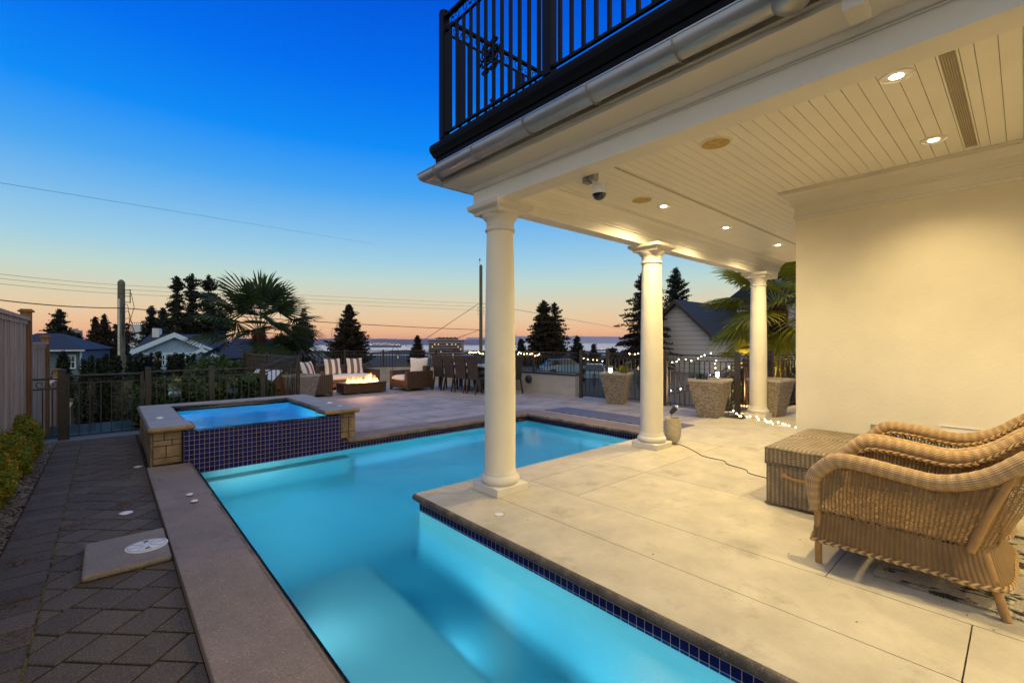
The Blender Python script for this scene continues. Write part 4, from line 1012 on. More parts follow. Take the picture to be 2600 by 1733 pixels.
strand('warm string lights on the fence left of the middle column', wavy((9.17, 6.3, 1.13), (9.17, 5.3, 1.12), 8, .05, 5), .12, seed=4, r=.011)
strand('warm string lights on the fence right of the middle column, dropping into the planter', [(9.14, 5.15, 1.0), (9.14, 5.0, .97), (9.14, 4.85, 1.06), (9.14, 4.65, 1.01), (9.14, 4.45, 1.08), (9.14, 4.2, 1.15), (9.12, 4.12, 1.03), (9.10, 4.12, .93), (9.08, 4.1, .78), (9.0, 4.05, .74), (8.7, 3.85, .73)], .115, seed=6, r=.011)
strand('warm string lights hanging on the gate by the low wall', wavy((8.95, 7.4, .99), (9.15, 6.85, .97), 5, .04, 8), .12, seed=9, r=.010)
strand('warm string lights lying on the deck round the farthest column', [(9.05, 3.80, .10), (9.0, 3.68, .06), (8.86, 3.56, .015), (8.72, 3.42, .012), (8.78, 3.28, .05), (8.70, 3.16, .012), (8.78, 3.06, .012), (8.60, 2.98, .012), (8.62, 2.9, .04), (8.48, 2.86, .012), (8.50, 2.70, .012), (8.40, 2.62, .012), (8.38, 2.5, .012), (8.30, 2.42, .012)], .105, seed=11, r=.011)
strand('cool white string lights along the lower stair railing', [(9.9, 6.3, .05), (10.1, 6.05, .10), (10.2, 5.9, .14), (10.6, 5.4, .36), (11.1, 4.9, .68), (11.5, 4.5, .96)], .26, cool=True, seed=12, r=.022, grp='cool string lights')
strand('cool white string lights low down among the garden steps', [(10.1, 6.2, -.85), (10.4, 5.9, -.7), (10.7, 5.7, -.55), (11.1, 5.2, -.4), (11.0, 5.6, -.8)], .30, cool=True, seed=13, r=.022, grp='cool string lights')
# ------------------------------------------------------------------ wicker armchairs
def spl(pts, n):
    """Catmull-Rom through 3d points"""
    P = [Vector(p) for p in pts]; P = [P[0] * 2 - P[1]] + P + [P[-1] * 2 - P[-2]]; out = []
    for k in range(1, len(P) - 2):
        for j in range(n):
            t_ = j / n; a, b, c, d = P[k - 1:k + 3]
            out.append(.5 * ((2 * b) + (c - a) * t_ + (2 * a - 5 * b + 4 * c - d) * t_ ** 2 + (3 * b - a - 3 * c + d) * t_ ** 3))
    out.append(P[-2]); return out
halfB = [(-.385, .40, .32), (-.39, .30, .32), (-.39, .15, .32), (-.39, 0, .32), (-.39, -.15, .32), (-.385, -.27, .32), (-.36, -.345, .32), (-.30, -.385, .32), (-.18, -.40, .32), (0, -.40, .32)]
halfT = [(-.39, .37, .60), (-.39, .28, .668), (-.39, .13, .668), (-.39, -.03, .648), (-.395, -.19, .640), (-.40, -.36, .705), (-.39, -.50, .82), (-.335, -.62, .92), (-.19, -.69, .985), (0, -.71, 1.0)]
mir = lambda H: H + [(-x, y, z) for x, y, z in reversed(H[:-1])]
CB, CT = spl(mir(halfB), 8), spl(mir(halfT), 8)
def arc(P):
    a = [0]
    for k in range(1, len(P)): a.append(a[-1] + (P[k] - P[k - 1]).length)
    return a
def make_chair(label):
    t = thing('wicker_armchair', (0, 0, 0), label, 'armchair', 'golden wicker armchairs')
    aB = arc(CB); n = len(CB) - 1
    m = MB()
    def sh(u, v):
        k = min(n, round(u * n)); b, c = CB[k], CT[k]; p = b.lerp(c, v); bul = math.sin(v * PI) * .012; q = Vector((p.x, p.y + .1, 0)); 
        if q.length > .01: q.normalize()
        return p + q * bul
    m.grid(sh, n, 12, lambda u, v: (aB[min(n, round(u * n))], v * (CT[min(n, round(u * n))].z - .32)))
    m.build('side_weave', 'wicker_open', t, smooth='all')
    # skirt
    ring = [(p.x, p.y) for p in CB] + [(.385, .40), (.30, .415), (0, .42), (-.30, .415), (-.385, .40)]
    ring = ring[:-1]; N = len(ring); m = MB()
    R3 = [Vector((x, y, 0)) for x, y in ring] + [Vector((ring[0][0], ring[0][1], 0))]; aR = arc(R3)
    def sk(u, v):
        k = round(u * N) % N; x, y = ring[k]; f = 1 + (1 - v) ** 1.6 * (.06 if y > -.2 else .13); return Vector((x * f, y * (f if y < 0 else 1 + (1 - v) * .03), .155 + .165 * v))
    m.grid(sk, N, 6, lambda u, v: (aR[min(N, round(u * N))], v * .165)); m.build('skirt', 'wicker_gold', t, smooth='all')
    m = MB(); bot = [sk(k / N, 0) + Vector((0, 0, -.004)) for k in range(N)]; m.tube(bot, .014, 8, closed=True); m.build('braid', 'wicker_braid', t, smooth=True)
    m = MB(); m.poly([(x * .97, y * .97, .335) for x, y in ring][::-1]); m.build('seat', 'wicker_gold', t)
    # rolled arm and back
    path = [Vector((-.385, .40, .33)), Vector((-.392, .412, .46)), Vector((-.392, .405, .55))] + CT[3:-3] + [Vector((.392, .405, .55)), Vector((.392, .412, .46)), Vector((.385, .40, .33))]
    path = spl(path, 3); acc = arc(path); rad = []
    for k, s in enumerate(acc):
        e_ = min(1, min(s, acc[-1] - s) / .25); rad.append((.028 + .016 * e_) * (1 + .035 * abs(math.sin(PI * s / .05))))
    m = MB(); m.tube(path, rad, 20); m.build('rolled_arm', 'wicker_roll', t, smooth='all')
    m = MB(); inner = [Vector((p.x * .90, p.y * .96 + (.02 if p.y < -.3 else 0), p.z - .045)) for p in CT[4:-4]]; m.tube(inner, .014, 8); m.build('braid', 'wicker_braid', t, smooth=True)
    for s in (-1, 1):
        m = MB(); m.tube([(s * .375, .385, .0), (s * .375, .39, .34)], [.020, .022], 12); m.build('leg', 'rattan_pole', t, smooth=True)
        m = MB(); m.tube([(s * .40, -.43, .0), (s * .345, -.345, .30)], [.020, .023], 12); m.build('leg', 'rattan_pole', t, smooth=True)
        m = MB(); m.tube([(s * .402, -.30, .31), (s * .408, -.36, .50), (s * .412, -.45, .74)], .019, 12); m.build('back_post', 'rattan_pole', t, smooth=True)
    return t
ch = make_chair('nearest golden wicker armchair, its full woven side towards the pool')
ch.location = (3.765, .485, 0)
dup(ch, (4.655, .50, 0), 0.0, 'golden wicker armchair behind the nearest one, closest to the rendered wall')

# ------------------------------------------------------------------ wicker trunks
def make_trunk(label):
    t = thing('wicker_chest', (0, 0, 0), label, 'storage chest', 'lidded wicker chests side by side')
    def shell(m, x0, x1, y0, y1, z0, z1, top=False):
        per = [(x0, y0), (x1, y0), (x1, y1), (x0, y1)]
        for k in range(4):
            a, b = per[k], per[(k + 1) % 4]; L = math.dist(a, b); d = Vector((b[0] - a[0], b[1] - a[1], 0)).normalized(); nn = Vector((d.y, -d.x, 0)); nu = int(L / .012); nv = max(2, int((z1 - z0) / .01))
            off = k * .7
            m.grid(lambda u, v: (a[0] + d.x * L * u + nn.x * .0022 * math.sin(u * L / .03 * 2 * PI + PI * math.floor(v * (z1 - z0) / .012)) , a[1] + d.y * L * u + nn.y * .0022 * math.sin(u * L / .03 * 2 * PI + PI * math.floor(v * (z1 - z0) / .012)), z0 + (z1 - z0) * v), nu, nv, lambda u, v: (off + u * L, v * (z1 - z0)))
    m = MB(); shell(m, -.325, .325, -.26, .26, .015, .355); m.build('body', 'wicker_trunk', t, smooth='all')
    m = MB(); m.box(-.31, .31, -.245, .245, .02, .40); m.build('lining', 'wicker_dark', t)
    m = MB(); shell(m, -.335, .335, -.27, .27, .368, .487)
    m.grid(lambda u, v: (-.335 + .67 * u, -.27 + .54 * v, .487 + .022 * (min(1, min(u, 1 - u) * 12) * min(1, min(v, 1 - v) * 10)) ** .5 + .0018 * math.sin(v * 54 * 2) * math.sin(u * 70)), 56, 48, lambda u, v: (v * .54, u * .67 * .5))
    m.build('lid', 'wicker_trunk', t, smooth='all')
    m = MB()
    for z in (.36, .018, .486): m.tube([(-.333, -.268, z), (.333, -.268, z), (.333, .268, z), (-.333, .268, z)], .008, 6, closed=True)
    m.build('edge_braid', 'wicker_trunk', t, smooth=True)
    m = MB(); hp = spl([(-.33, .12, .285), (-.365, .11, .28), (-.375, .0, .262), (-.365, -.11, .28), (-.33, -.12, .285)], 8); m.tube(hp, [.011 * (1 + .15 * math.sin(k * 2.2)) for k in range(len(hp))], 8); m.build('handle', 'rattan_pole', t, smooth=True)
    return t
tr = make_trunk('front wicker chest with a rope handle, nearest the pool'); tr.location = (4.60, 1.225, 0)
tr2 = dup(tr, (5.215, 1.235, 0), 0.0, 'rear wicker chest, against the rendered wall, top only in view'); tr2.scale = (.80, 1, 1.0)

# rug, cable, pot with spotlight
m = MB(); m.grid(lambda u, v: (3.43 + u * 2.0 + .006 * math.sin(v * 40), -2.2 + v * 2.8 + .006 * math.sin(u * 37), .009 + .002 * math.sin(u * 30) * math.sin(v * 33)), 60, 60)
o = m.build('rug', 'rug_weave', origin=(3.43, -2.2, .0)); tag(o, 'black and cream flatweave rug under the wicker armchairs', 'rug')
m = MB()
for k in range(220):
    y = -2.2 + 2.8 * k / 220; m.bar((3.43, y, .006), (3.43 - R.uniform(.004, .014), y + R.uniform(-.004, .004), .003), .004)
f = m.build('fringe', 'rug_weave', o, origin=(3.43, -2.2, 0))
cb = [(5.80, 3.18, .02), (5.78, 3.02, .006), (5.60, 2.78, .006), (5.45, 2.6, .006), (5.42, 2.35, .006), (5.30, 2.25, .006), (5.22, 2.02, .006), (5.1, 1.93, .006), (5.06, 1.6, .006), (5.16, 1.50, .02)]
m = MB(); m.tube(spl(cb, 8), .004, 6); o = m.build('extension_cord', 'cable', origin=cb[0]); tag(o, 'thin black power cord wavering across the deck to the wicker chests', 'cord')
pt = thing('garden_pot', (5.83, 3.22, 0), 'small ribbed tan ceramic pot at the foot of the middle column', 'pot')
m = MB(); prof = [(.035, .0), (.04, .012), (.062, .022), (.088, .055), (.104, .11), (.110, .18), (.108, .26), (.102, .33), (.104, .352), (.098, .358), (.090, .352), (.086, .32), (.0, .315)]
nR = 72; i0 = 0
for r, z in prof:
    for j in range(nR): a = 2 * PI * j / nR; rr_ = r * (1 + (.012 if (j % 4) < 2 and .03 < z < .34 and r > .09 or (j % 4 < 2 and .03 < z < .2) else 0)); m.v.append((rr_ * math.cos(a), rr_ * math.sin(a), z))
for k in range(len(prof) - 1):
    for j in range(nR): m.face((k * nR + j, k * nR + (j + 1) % nR, (k + 1) * nR + (j + 1) % nR, (k + 1) * nR + j))
m.build('bowl', 'ceramic', pt, smooth=True); m = MB(); m.lathe([(.0, .318), (.084, .318), (.084, .31)], n=24); m.build('soil', 'litter_brown', pt)
sp = thing('spotlight', (5.81, 3.22, .32), 'chrome spike spotlight tilted upward, standing in the small pot', 'spotlight')
m = MB(); m.tube([(0, 0, 0), (-.005, 0, .10)], .009, 8); m.tube([(-.02, .0, .05), (-.015, 0, .14)], .006, 8); m.build('stem', 'grey_plastic', sp, smooth=True)
m = MB(); ax = Vector((.55, -.35, .62)).normalized(); M = Matrix.Translation((-.005, 0, .12)) @ ax.to_track_quat('Z', 'Y').to_matrix().to_4x4(); m.lathe([(.018, -.03), (.028, -.01), (.034, .05), (.040, .075)], M=M, n=24); m.build('housing', 'black_plastic', sp, smooth=True)
m = MB(); m.lathe([(.040, .075), (.042, .085), (.038, .105), (.022, .122), (.0, .128)], M=M, n=24); mat_plain('chrome', (.75, .76, .78), .12, metal=1, var=.02); m.build('lens', 'chrome', sp, smooth=True)
# floor mat
m = MB(); m.box(6.72, 7.38, 3.68, 6.55, .0, .012); o = m.build('floor_mat', 'mat_blue', origin=(7, 5, 0)); tag(o, 'long blue ribbed mat on the deck beside the pool end', 'mat')

# ------------------------------------------------------------------ planters
def make_planter(name, label, mat, top, bot, h):
    t = thing(name, (0, 0, 0), label, 'planter', 'tall tapered pebble planters')
    def corner(f, sx, sy): s = (bot + (top - bot) * f) / 2; return (s * sx, s * sy, h * f)
    m = MB(); cs = [(-1, -1), (1, -1), (1, 1), (-1, 1)]; rj = random.Random(5)
    for k in range(4):
        a, b = cs[k], cs[(k + 1) % 4]; nu, nv = 26, 60
        jit = {}
        def pf(u, v):
            A = Vector(corner(v * .93, *a)); B = Vector(corner(v * .93, *b)); p = A.lerp(B, u); key = (round(u * nu), round(v * nv))
            nn = Vector((a[0] + b[0], a[1] + b[1], 0)).normalized()
            if 0 < key[0] < nu: p += nn * rj.uniform(-.002, .002)
            return p
        m.grid(pf, nu, nv, lambda u, v: (k * .9 + u * top, v * h))
    m.build('body', mat, t)
    m = MB(); s0, s1 = top / 2 * 1.015, top / 2 * .86
    for k in range(4):
        a, b = cs[k], cs[(k + 1) % 4]
        m.prism([(a[0] * s0, a[1] * s0), (b[0] * s0, b[1] * s0), (b[0] * s1, b[1] * s1), (a[0] * s1, a[1] * s1)], h * .93, h)
    m.build('rim', 'stone_white' if mat == 'pebble_grey' else 'stone_white', t, bevel=.004)
    m = MB(); m.box(-s1, s1, -s1, s1, h * .85, h * .90); m.build('soil', 'soil', t)
    return t
mat_plain('rim_stone', (.42, .37, .30), .8, var=.15, scale=12, bump=.3)
pl = make_planter('planter', 'grey pebble planter in front of the tall fence post, string lights falling into it', 'pebble_grey', .62, .36, .71)
for c_ in pl.children:
    if c_.name.startswith('rim'): c_.data.materials[0] = MATS['rim_stone']
pl.location = (8.50, 3.93, 0); pl.rotation_euler = (0, 0, .12)
dup(pl, (9.50, 3.22, 0), -.1, 'grey pebble planter half hidden by the farthest column')
p1 = dup(pl, (8.75, 6.22, 0), .35, 'grey pebble planter holding dry grass and the lit solar lantern')
p4 = make_planter('planter', 'light tan pebble planter at the corner of the sloping fence, left of the wicker seats', 'pebble_tan', .58, .34, .70)
for c_ in p4.children:
    if c_.name.startswith('rim'): c_.data.materials[0] = MATS['rim_stone']
p4.location = (3.12, 10.42, 0); p4.rotation_euler = (0, 0, .3)
def tuft(name, loc, label, n, h, spread, mat, w=.006, seed=1):
    rr = random.Random(seed); t = thing(name, loc, label, 'plant'); m = MB()
    for k in range(n):
        a = rr.random() * 6.28; L = h * rr.uniform(.4, 1); lean = rr.uniform(.1, 1) * spread; b = Vector((rr.uniform(-.1, .1), rr.uniform(-.1, .1), 0)); pr = b
        sd = Vector((-math.sin(a), math.cos(a), 0)) * w
        for j in range(3):
            f = (j + 1) / 3; q = b + Vector((math.cos(a) * lean * f ** 1.6, math.sin(a) * lean * f ** 1.6, L * f)); m.quad(pr - sd, pr + sd, q + sd * .6, q - sd * .6); pr = q
    m.build('leaves', mat, t)
tuft('dry_plant', (8.85, 6.10, .62), 'wispy dry grass growing in the planter with the solar lantern', 90, .26, .22, 'leaf_box', seed=3)
tuft('small_plant', (8.42, 4.1, .62), 'dark leafy seedling at the back rim of the planter by the fence post', 60, .18, .14, 'leaf_conifer', .014, seed=4)
sl = thing('solar_lantern', (8.62, 6.30, .62), 'small lit solar lantern with a round cap, standing in the planter', 'lantern')
m = MB(); m.tube([(0, 0, 0), (0, 0, .07)], .012, 8); m.lathe([(.05, .075), (.055, .085), (.0, .087)], n=20); m.lathe([(.07, .185), (.072, .20), (.05, .225), (.0, .235)], n=24); m.build('cap', 'grey_plastic', sl, smooth=True)
mat_emit('lantern_glow', (1, .78, .5, 1), 9)
m = MB(); m.lathe([(.036, .088), (.046, .13), (.036, .184)], n=20); m.build('lamp', 'lantern_glow', sl, smooth=True)

# ------------------------------------------------------------------ fire pit and seating
fp = thing('fire_pit', (5.25, 12.15, 0), 'long low bronze fire table with open flames', 'fire pit')
m = MB(); m.box(-.60, .60, -.26, .26, .03, .27); m.build('body', 'steel_dark', fp, bevel=.006)
m = MB(); m.box(-.615, .615, -.275, -.06, .271, .305); m.box(-.615, .615, .06, .275, .271, .305); m.box(-.615, -.48, -.06, .06, .271, .305); m.box(.48, .615, -.06, .06, .271, .305); m.build('top', 'steel_dark', fp, bevel=.004)
m = MB(); m.box(-.605, -.60, -.20, .20, .05, .25); m.box(-.612, -.605, -.1, -.04, .10, .16); m.box(-.612, -.605, .02, .07, .15, .2); m.build('control_panel', 'black_plastic', fp)
m = MB(); m.box(-.48, .48, -.06, .06, .272, .282); m.build('burner', 'black_plastic', fp)
m = MB(); rr = random.Random(21)
for k in range(95):
    x = rr.uniform(-.42, .46) ; y = rr.uniform(-.045, .045); hh = rr.uniform(.07, .17) * (1.0 + .9 * math.exp(-((x - .22) / .12) ** 2) + .35 * math.exp(-((x + .2) / .1) ** 2)); w_ = rr.uniform(.012, .03); a = rr.uniform(0, PI); ph = rr.random() * 6; fx = rr.uniform(-.03, .04)
    d = Vector((math.cos(a), math.sin(a), 0)); i = len(m.v); nseg = 7
    for j in range(nseg + 1):
        f = j / nseg; c = Vector((x + fx * f * f + .012 * math.sin(ph + f * 5), y + .008 * math.sin(ph * 2 + f * 6), .284 + hh * f)); ww = w_ * (1 - f) ** .7 * (1 + .5 * math.sin(f * 3)); m.v += [tuple(c - d * ww), tuple(c + d * ww)]
    for j in range(nseg): m.face((i + 2 * j, i + 2 * j + 1, i + 2 * j + 3, i + 2 * j + 2), [(0, j / nseg), (1, j / nseg), (1, (j + 1) / nseg), (0, (j + 1) / nseg)])
m.build('flame', 'flame', fp)
lamp('AREA', 'fire_glow', (0, 0, .42), 40, (1, .42, .12), fp, shape='RECTANGLE', size=.8, size_y=.12); 
lamp('POINT', 'fire_glow', (.1, 0, .40), 26, (1, .45, .13), fp, shadow_soft_size=.1)
def cushion(m, x0, x1, y0, y1, z0, z1, puff=.03):
    nu = nv = 12
    for s in (0, 1):
        def fn(u, v):
            e_ = (min(1, 4 * u * (1 - u) * 2.2) * min(1, 4 * v * (1 - v) * 2.2)) ** .5
            zc = (z0 + z1) / 2; hh = (z1 - z0) / 2 * (.35 + .65 * e_) + puff * e_ * .3
            return (x0 + (x1 - x0) * u, y0 + (y1 - y0) * v, zc + (hh if s else -hh))
        m.grid(fn, nu, nv)
    def side(fn4):
        pass
    for k in range(12):
        for (fa, fb) in (((k / 12, 0), ((k + 1) / 12, 0)), ((k / 12, 1), ((k + 1) / 12, 1)), ((0, k / 12), (0, (k + 1) / 12)), ((1, k / 12), (1, (k + 1) / 12))):
            zc = (z0 + z1) / 2; hh = (z1 - z0) / 2 * .35
            A = (x0 + (x1 - x0) * fa[0], y0 + (y1 - y0) * fa[1]); B = (x0 + (x1 - x0) * fb[0], y0 + (y1 - y0) * fb[1])
            m.quad((A[0], A[1], zc - hh), (B[0], B[1], zc - hh), (B[0], B[1], zc + hh), (A[0], A[1], zc + hh))
def make_seat(name, label, cat, w, group, face=0):
    """armless-box wicker seat, opening toward -y local"""
    t = thing(name, (0, 0, 0), label, cat, group); h = w / 2
    for s in (-1, 1):
        m = MB(); m.box(s * h, s * (h - .14), -.45, .45, .06, .56); m.build('arm', 'wicker_brown', t, bevel=.012)
    m = MB(); m.box(-h + .14, h - .14, -.44, .30, .08, .27); m.build('base', 'wicker_brown', t, bevel=.01)
    m = MB(); m.box(-h + .142, h - .142, .26, .45, .08, .70); m.build('backrest', 'wicker_brown', t, bevel=.02)
    m = MB(); cushion(m, -h + .15, h - .15, -.46, .25, .275, .43); m.build('seat_cushion', 'cushion_white', t, smooth='all')
    for sx_ in (-1, 1):
        for sy_ in (-1, 1): m = MB(); m.box(sx_ * h - .03 * sx_ - .03, sx_ * h - .03 * sx_ + .03, sy_ * .41 - .03, sy_ * .41 + .03, 0, .06); m.build('leg', 'wicker_brown', t)
    return t
sofa = make_seat('wicker_sofa', 'two seat brown wicker sofa with white seat cushion behind the fire table', 'sofa', 1.84, 'brown wicker seats round the fire'); sofa.location = (5.42, 13.75, 0); sofa.rotation_euler = (0, 0, .03)
arm = make_seat('wicker_lounge_chair', 'brown wicker lounge chair right of the fire table, with one upright white pillow', 'armchair', .96, 'brown wicker seats round the fire'); arm.location = (6.76, 12.1, 0); arm.rotation_euler = (0, 0, -PI / 2 + .06)
dup(arm, (3.93, 12.35, 0), PI / 2 - .05, 'brown wicker lounge chair left of the fire table, half hidden by the tan planter')
def pillow(loc, rz, tilt, label, mat, w=.50, group='pillows on the wicker seats'):
    t = thing('pillow', loc, label, 'pillow', group, rz); m = MB()
    def body(s):
        def fn(u, v):
            e_ = max(0, (4 * u * (1 - u)) * (4 * v * (1 - v))) ** .42; cu, cv = (u - .5) * 2, (v - .5) * 2
            k = 1 + .07 * (abs(cu) * abs(cv)) - .03 * (1 - abs(cu) * abs(cv))
            p = Vector((cu * w / 2 * k, s * .075 * e_, cv * w / 2 * k)); return Matrix.Rotation(tilt, 3, 'X') @ p + Vector((0, 0, w / 2))
        return fn
    m.grid(body(1), 16, 16); m.grid(body(-1), 16, 16); o = m.build('cover', mat, t, smooth='all'); return t
pillow((5.03, 13.72, .43), .05, -.28, 'striped pillow on the left end of the sofa', 'stripe_fabric', .47)
pillow((5.72, 13.76, .43), -.03, -.25, 'striped pillow on the right end of the sofa', 'stripe_fabric', .47)
pillow((6.98, 12.05, .42), -PI / 2 + .9, -.12, 'large plain white pillow standing on the right lounge chair', 'cushion_white', .50)
pillow((3.85, 12.2, .42), PI / 2 - .9, -.35, 'plain white pillow leaning on the left lounge chair', 'stripe_fabric', .48)

# ------------------------------------------------------------------ dining set
def make_dining(label):
    """back toward -y local, seat in front (+y)"""
    t = thing('dining_chair', (0, 0, 0), label, 'dining chair', 'tall woven dining chairs')
    m = MB(); pr = [(-.02, .40), (-.03, .60), (-.065, .85), (-.11, 1.02)]
    i = len(m.v)
    for y, z in pr:
        for x, dy in ((-.22, 0), (.22, 0), (.22, .045), (-.22, .045)): m.v.append((x * (1 + .03 * (z > .8)), y + dy, z))
    acc = 0
    for k in range(3):
        for j in range(4): j2 = (j + 1) % 4; m.face((i + k * 4 + j, i + k * 4 + j2, i + k * 4 + 4 + j2, i + k * 4 + 4 + j), [(0 if j % 2 == 0 else .44, pr[k][1]), (.44 if j % 2 == 0 else .48, pr[k][1]), (.44 if j % 2 == 0 else .48, pr[k + 1][1]), (0 if j % 2 == 0 else .44, pr[k + 1][1])])
    m.face((i + 12, i + 13, i + 14, i + 15)); m.build('backrest', 'wicker_dark', t)
    m = MB(); m.box(-.225, .225, -.02, .44, .38, .45); m.build('seat', 'wicker_dark', t, bevel=.012)
    for x in (-.2, .2):
        for y, yb in ((.0, -.08), (.41, .42)): m = MB(); m.bar((x, y, .40), (x, yb, 0), .035); m.build('leg', 'wicker_dark', t)
    return t
dc = make_dining('dining chair at the left end of the near row, farthest from the column'); dc.location = (7.30, 11.45, 0); dc.rotation_euler = (0, 0, -PI / 2 + .05)
for k, (y, lb) in enumerate(((10.95, 'second dining chair of the near row, counted from the wall end'), (10.42, 'third dining chair of the near row, just left of the column edge'), (9.90, 'dining chair of the near row mostly hidden by the nearest column'))):
    dup(dc, (7.34 + .03 * k, y, 0), -PI / 2 + (.0, .04, -.03)[k], lb)
dup(dc, (8.28, 9.15, 0), .18, 'dining chair alone at the near table end, right of the nearest column')
for y, lb in ((11.5, 'dining chair on the far side of the table, nearest the railing corner'), (10.8, 'dining chair on the far side of the table, in the middle'), (10.1, 'dining chair on the far side of the table, nearest the column')):
    dup(dc, (8.72, y, 0), PI / 2, lb)
tb = thing('dining_table', (8.02, 10.75, 0), 'long dining table with pale grey top between the woven chairs', 'table')
m = MB(); m.box(-.45, .45, -1.25, 1.25, .71, .745); m.build('tabletop', 'table_top', tb, bevel=.006)
m = MB(); m.box(-.40, .40, -1.2, 1.2, .64, .709); m.build('apron', 'wicker_dark', tb)
for x in (-.38, .38):
    for y in (-1.15, 1.15): m = MB(); m.box(x - .04, x + .04, y - .04, y + .04, 0, .64); m.build('leg', 'wicker_dark', tb)
# ------------------------------------------------------------------ ground, sea, far shore
def gz(d): 
    if d < 16: return -2.4
    if d < 60: return -2.4 - (d - 16) * .05
    return -4.6 - (d - 60) * .0265
m = MB(); us = [-5000 + 10000 * k / 40 for k in range(41)]
ds = [-60, -20, 2, 10, 16, 24, 40, 60, 100, 160, 260, 420, 700, 1100, 1600, 2100, 2600]
for d in ds:
    for k in range(41):
        a = math.atan((k - 20) * .11); dd = max(d, 1); x = (k - 20) / 20.0; wx = x * (dd * 2.6 + 120)
        dist = d
        z = gz(max(0, d)) + (.8 * math.sin(wx * .02 + d * .01) if d > 60 else 0)
        m.v.append((wx * .7473 + d * .6645, -wx * .6645 + d * .7473, z))
for i in range(len(ds) - 1):
    for k in range(40): m.face((i * 41 + k, i * 41 + k + 1, (i + 1) * 41 + k + 1, (i + 1) * 41 + k))
struct(m, 'ground', 'ground_dark')
SEA = -61.0
m = MB()
def fr(x, d, z): return (x * .7473 + d * .6645, -x * .6645 + d * .7473, z)
m.quad(fr(-6000, 1500, SEA), fr(6000, 1500, SEA), fr(44000, 46000, SEA), fr(-44000, 46000, SEA)); struct(m, 'sea', 'sea_water')
m = MB(); m.box(-4, 2.75, 9.62, 13.0, -2.4, -.30); struct(m, 'lawn', 'lawn_green')
# headland and islands
def ridge(name, mat, d, u0, u1, hts, depth, kind='structure'):
    m = MB(); n = len(hts); rr = random.Random(n)
    pts = []
    for j, (q, f) in enumerate(((0, 0), (depth * .12, .55), (depth * .35, 1), (depth, .0))):
        for k, hh in enumerate(hts):
            u = u0 + (u1 - u0) * k / (n - 1); x = (u - 1300) / F_PX * d; z = SEA - 2 + (hh + 2) * f if f else SEA - 2
            m.v.append(fr(x, d + q, z))
    for j in range(3):
        for k in range(n - 1): m.face((j * n + k, j * n + k + 1, (j + 1) * n + k + 1, (j + 1) * n + k))
    o = m.build(name, mat, smooth=True); o['kind'] = kind; return o
rr = random.Random(3)
D1 = 9500.0; hh = []
for k in range(160):
    u = 700 + (1340 - 700) * k / 159; v = 859.5 if u < 1100 else 859.5 + (u - 1100) * .02
    v += 2.2 * max(0, (760 - u) / 60) * 0 + rr.uniform(-.5, .5) + .9 * math.sin(u * .045)
    z = EYE + (868 - v) * D1 / F_PX - SEA
    if u > 1330: z *= .3
    hh.append(z)
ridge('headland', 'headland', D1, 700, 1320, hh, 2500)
D2 = 42000.0; hh = []
for k in range(140):
    u = 1180 + (1700 - 1180) * k / 139
    v = 856 - 3.5 * math.exp(-((u - 1330) / 60) ** 2) - 4 * math.exp(-((u - 1455) / 30) ** 2) - 2.2 * math.exp(-((u - 1515) / 40) ** 2) - 2 * math.exp(-((u - 1590) / 60) ** 2) + rr.uniform(-.25, .25)
    hh.append(EYE + (868 - v) * D2 / F_PX - SEA)
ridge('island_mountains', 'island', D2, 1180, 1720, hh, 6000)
D3 = 30000.0
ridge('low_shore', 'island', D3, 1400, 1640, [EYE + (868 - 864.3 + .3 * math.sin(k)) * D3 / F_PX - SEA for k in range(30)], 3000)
D4 = 2300.0; hh = [EYE + (868 - (893 + 3 * math.sin(k * .9) + rr.uniform(-2, 2))) * D4 / F_PX - SEA for k in range(80)]
ridge('wooded_shore', 'hill_green', D4, -300, 2300, hh, 300)

# ships
def ship(u, v, d, L, label, lights):
    p = wpt(u, d, SEA); t = thing('cargo_ship', p, label, 'ship', None, -math.atan2(.6645, .7473)); m = MB(); h = L * .055
    m.prism([(-L / 2, -L * .06), (L * .44, -L * .06), (L / 2, 0), (L * .44, L * .06), (-L / 2, L * .06)], 0, h); m.build('hull', 'hull', t)
    m = MB(); m.box(-L * .46, -L * .38, -L * .05, L * .05, h, h * 2.6); m.box(-L * .45, -L * .42, -L * .02, L * .02, h * 2.6, h * 3.4)
    for k in range(lights // 2): m.box(-L * .33 + k * L * .75 / (lights // 2), -L * .31 + k * L * .75 / (lights // 2), -1, 1, h, h * 2.1)
    m.build('superstructure', 'tower_wall', t)
    m = MB()
    for k in range(lights):
        x = -L * .46 + L * .92 * k / max(1, lights - 1); z = h * rr.choice((1.3, 1.7, 2.2)); s = d / F_PX * .32
        m.box(x - s, x + s, -L * .07 - s, -L * .07, z - s, z + s)
    m.build('deck_lights', 'port_light', t)
ship(977, 880, 5500, 400, 'long dark cargo ship with a row of deck lights left of the small conifer', 22)
ship(1037, 877, 6500, 110, 'small lit ship just left of the small conifer on the water', 4)
ship(1243, 875, 7000, 80, 'tiny ship with one light beside the far utility pole', 2)
ship(1526, 886, 3300, 150, 'dark barge on the bright water between two small trees', 3)

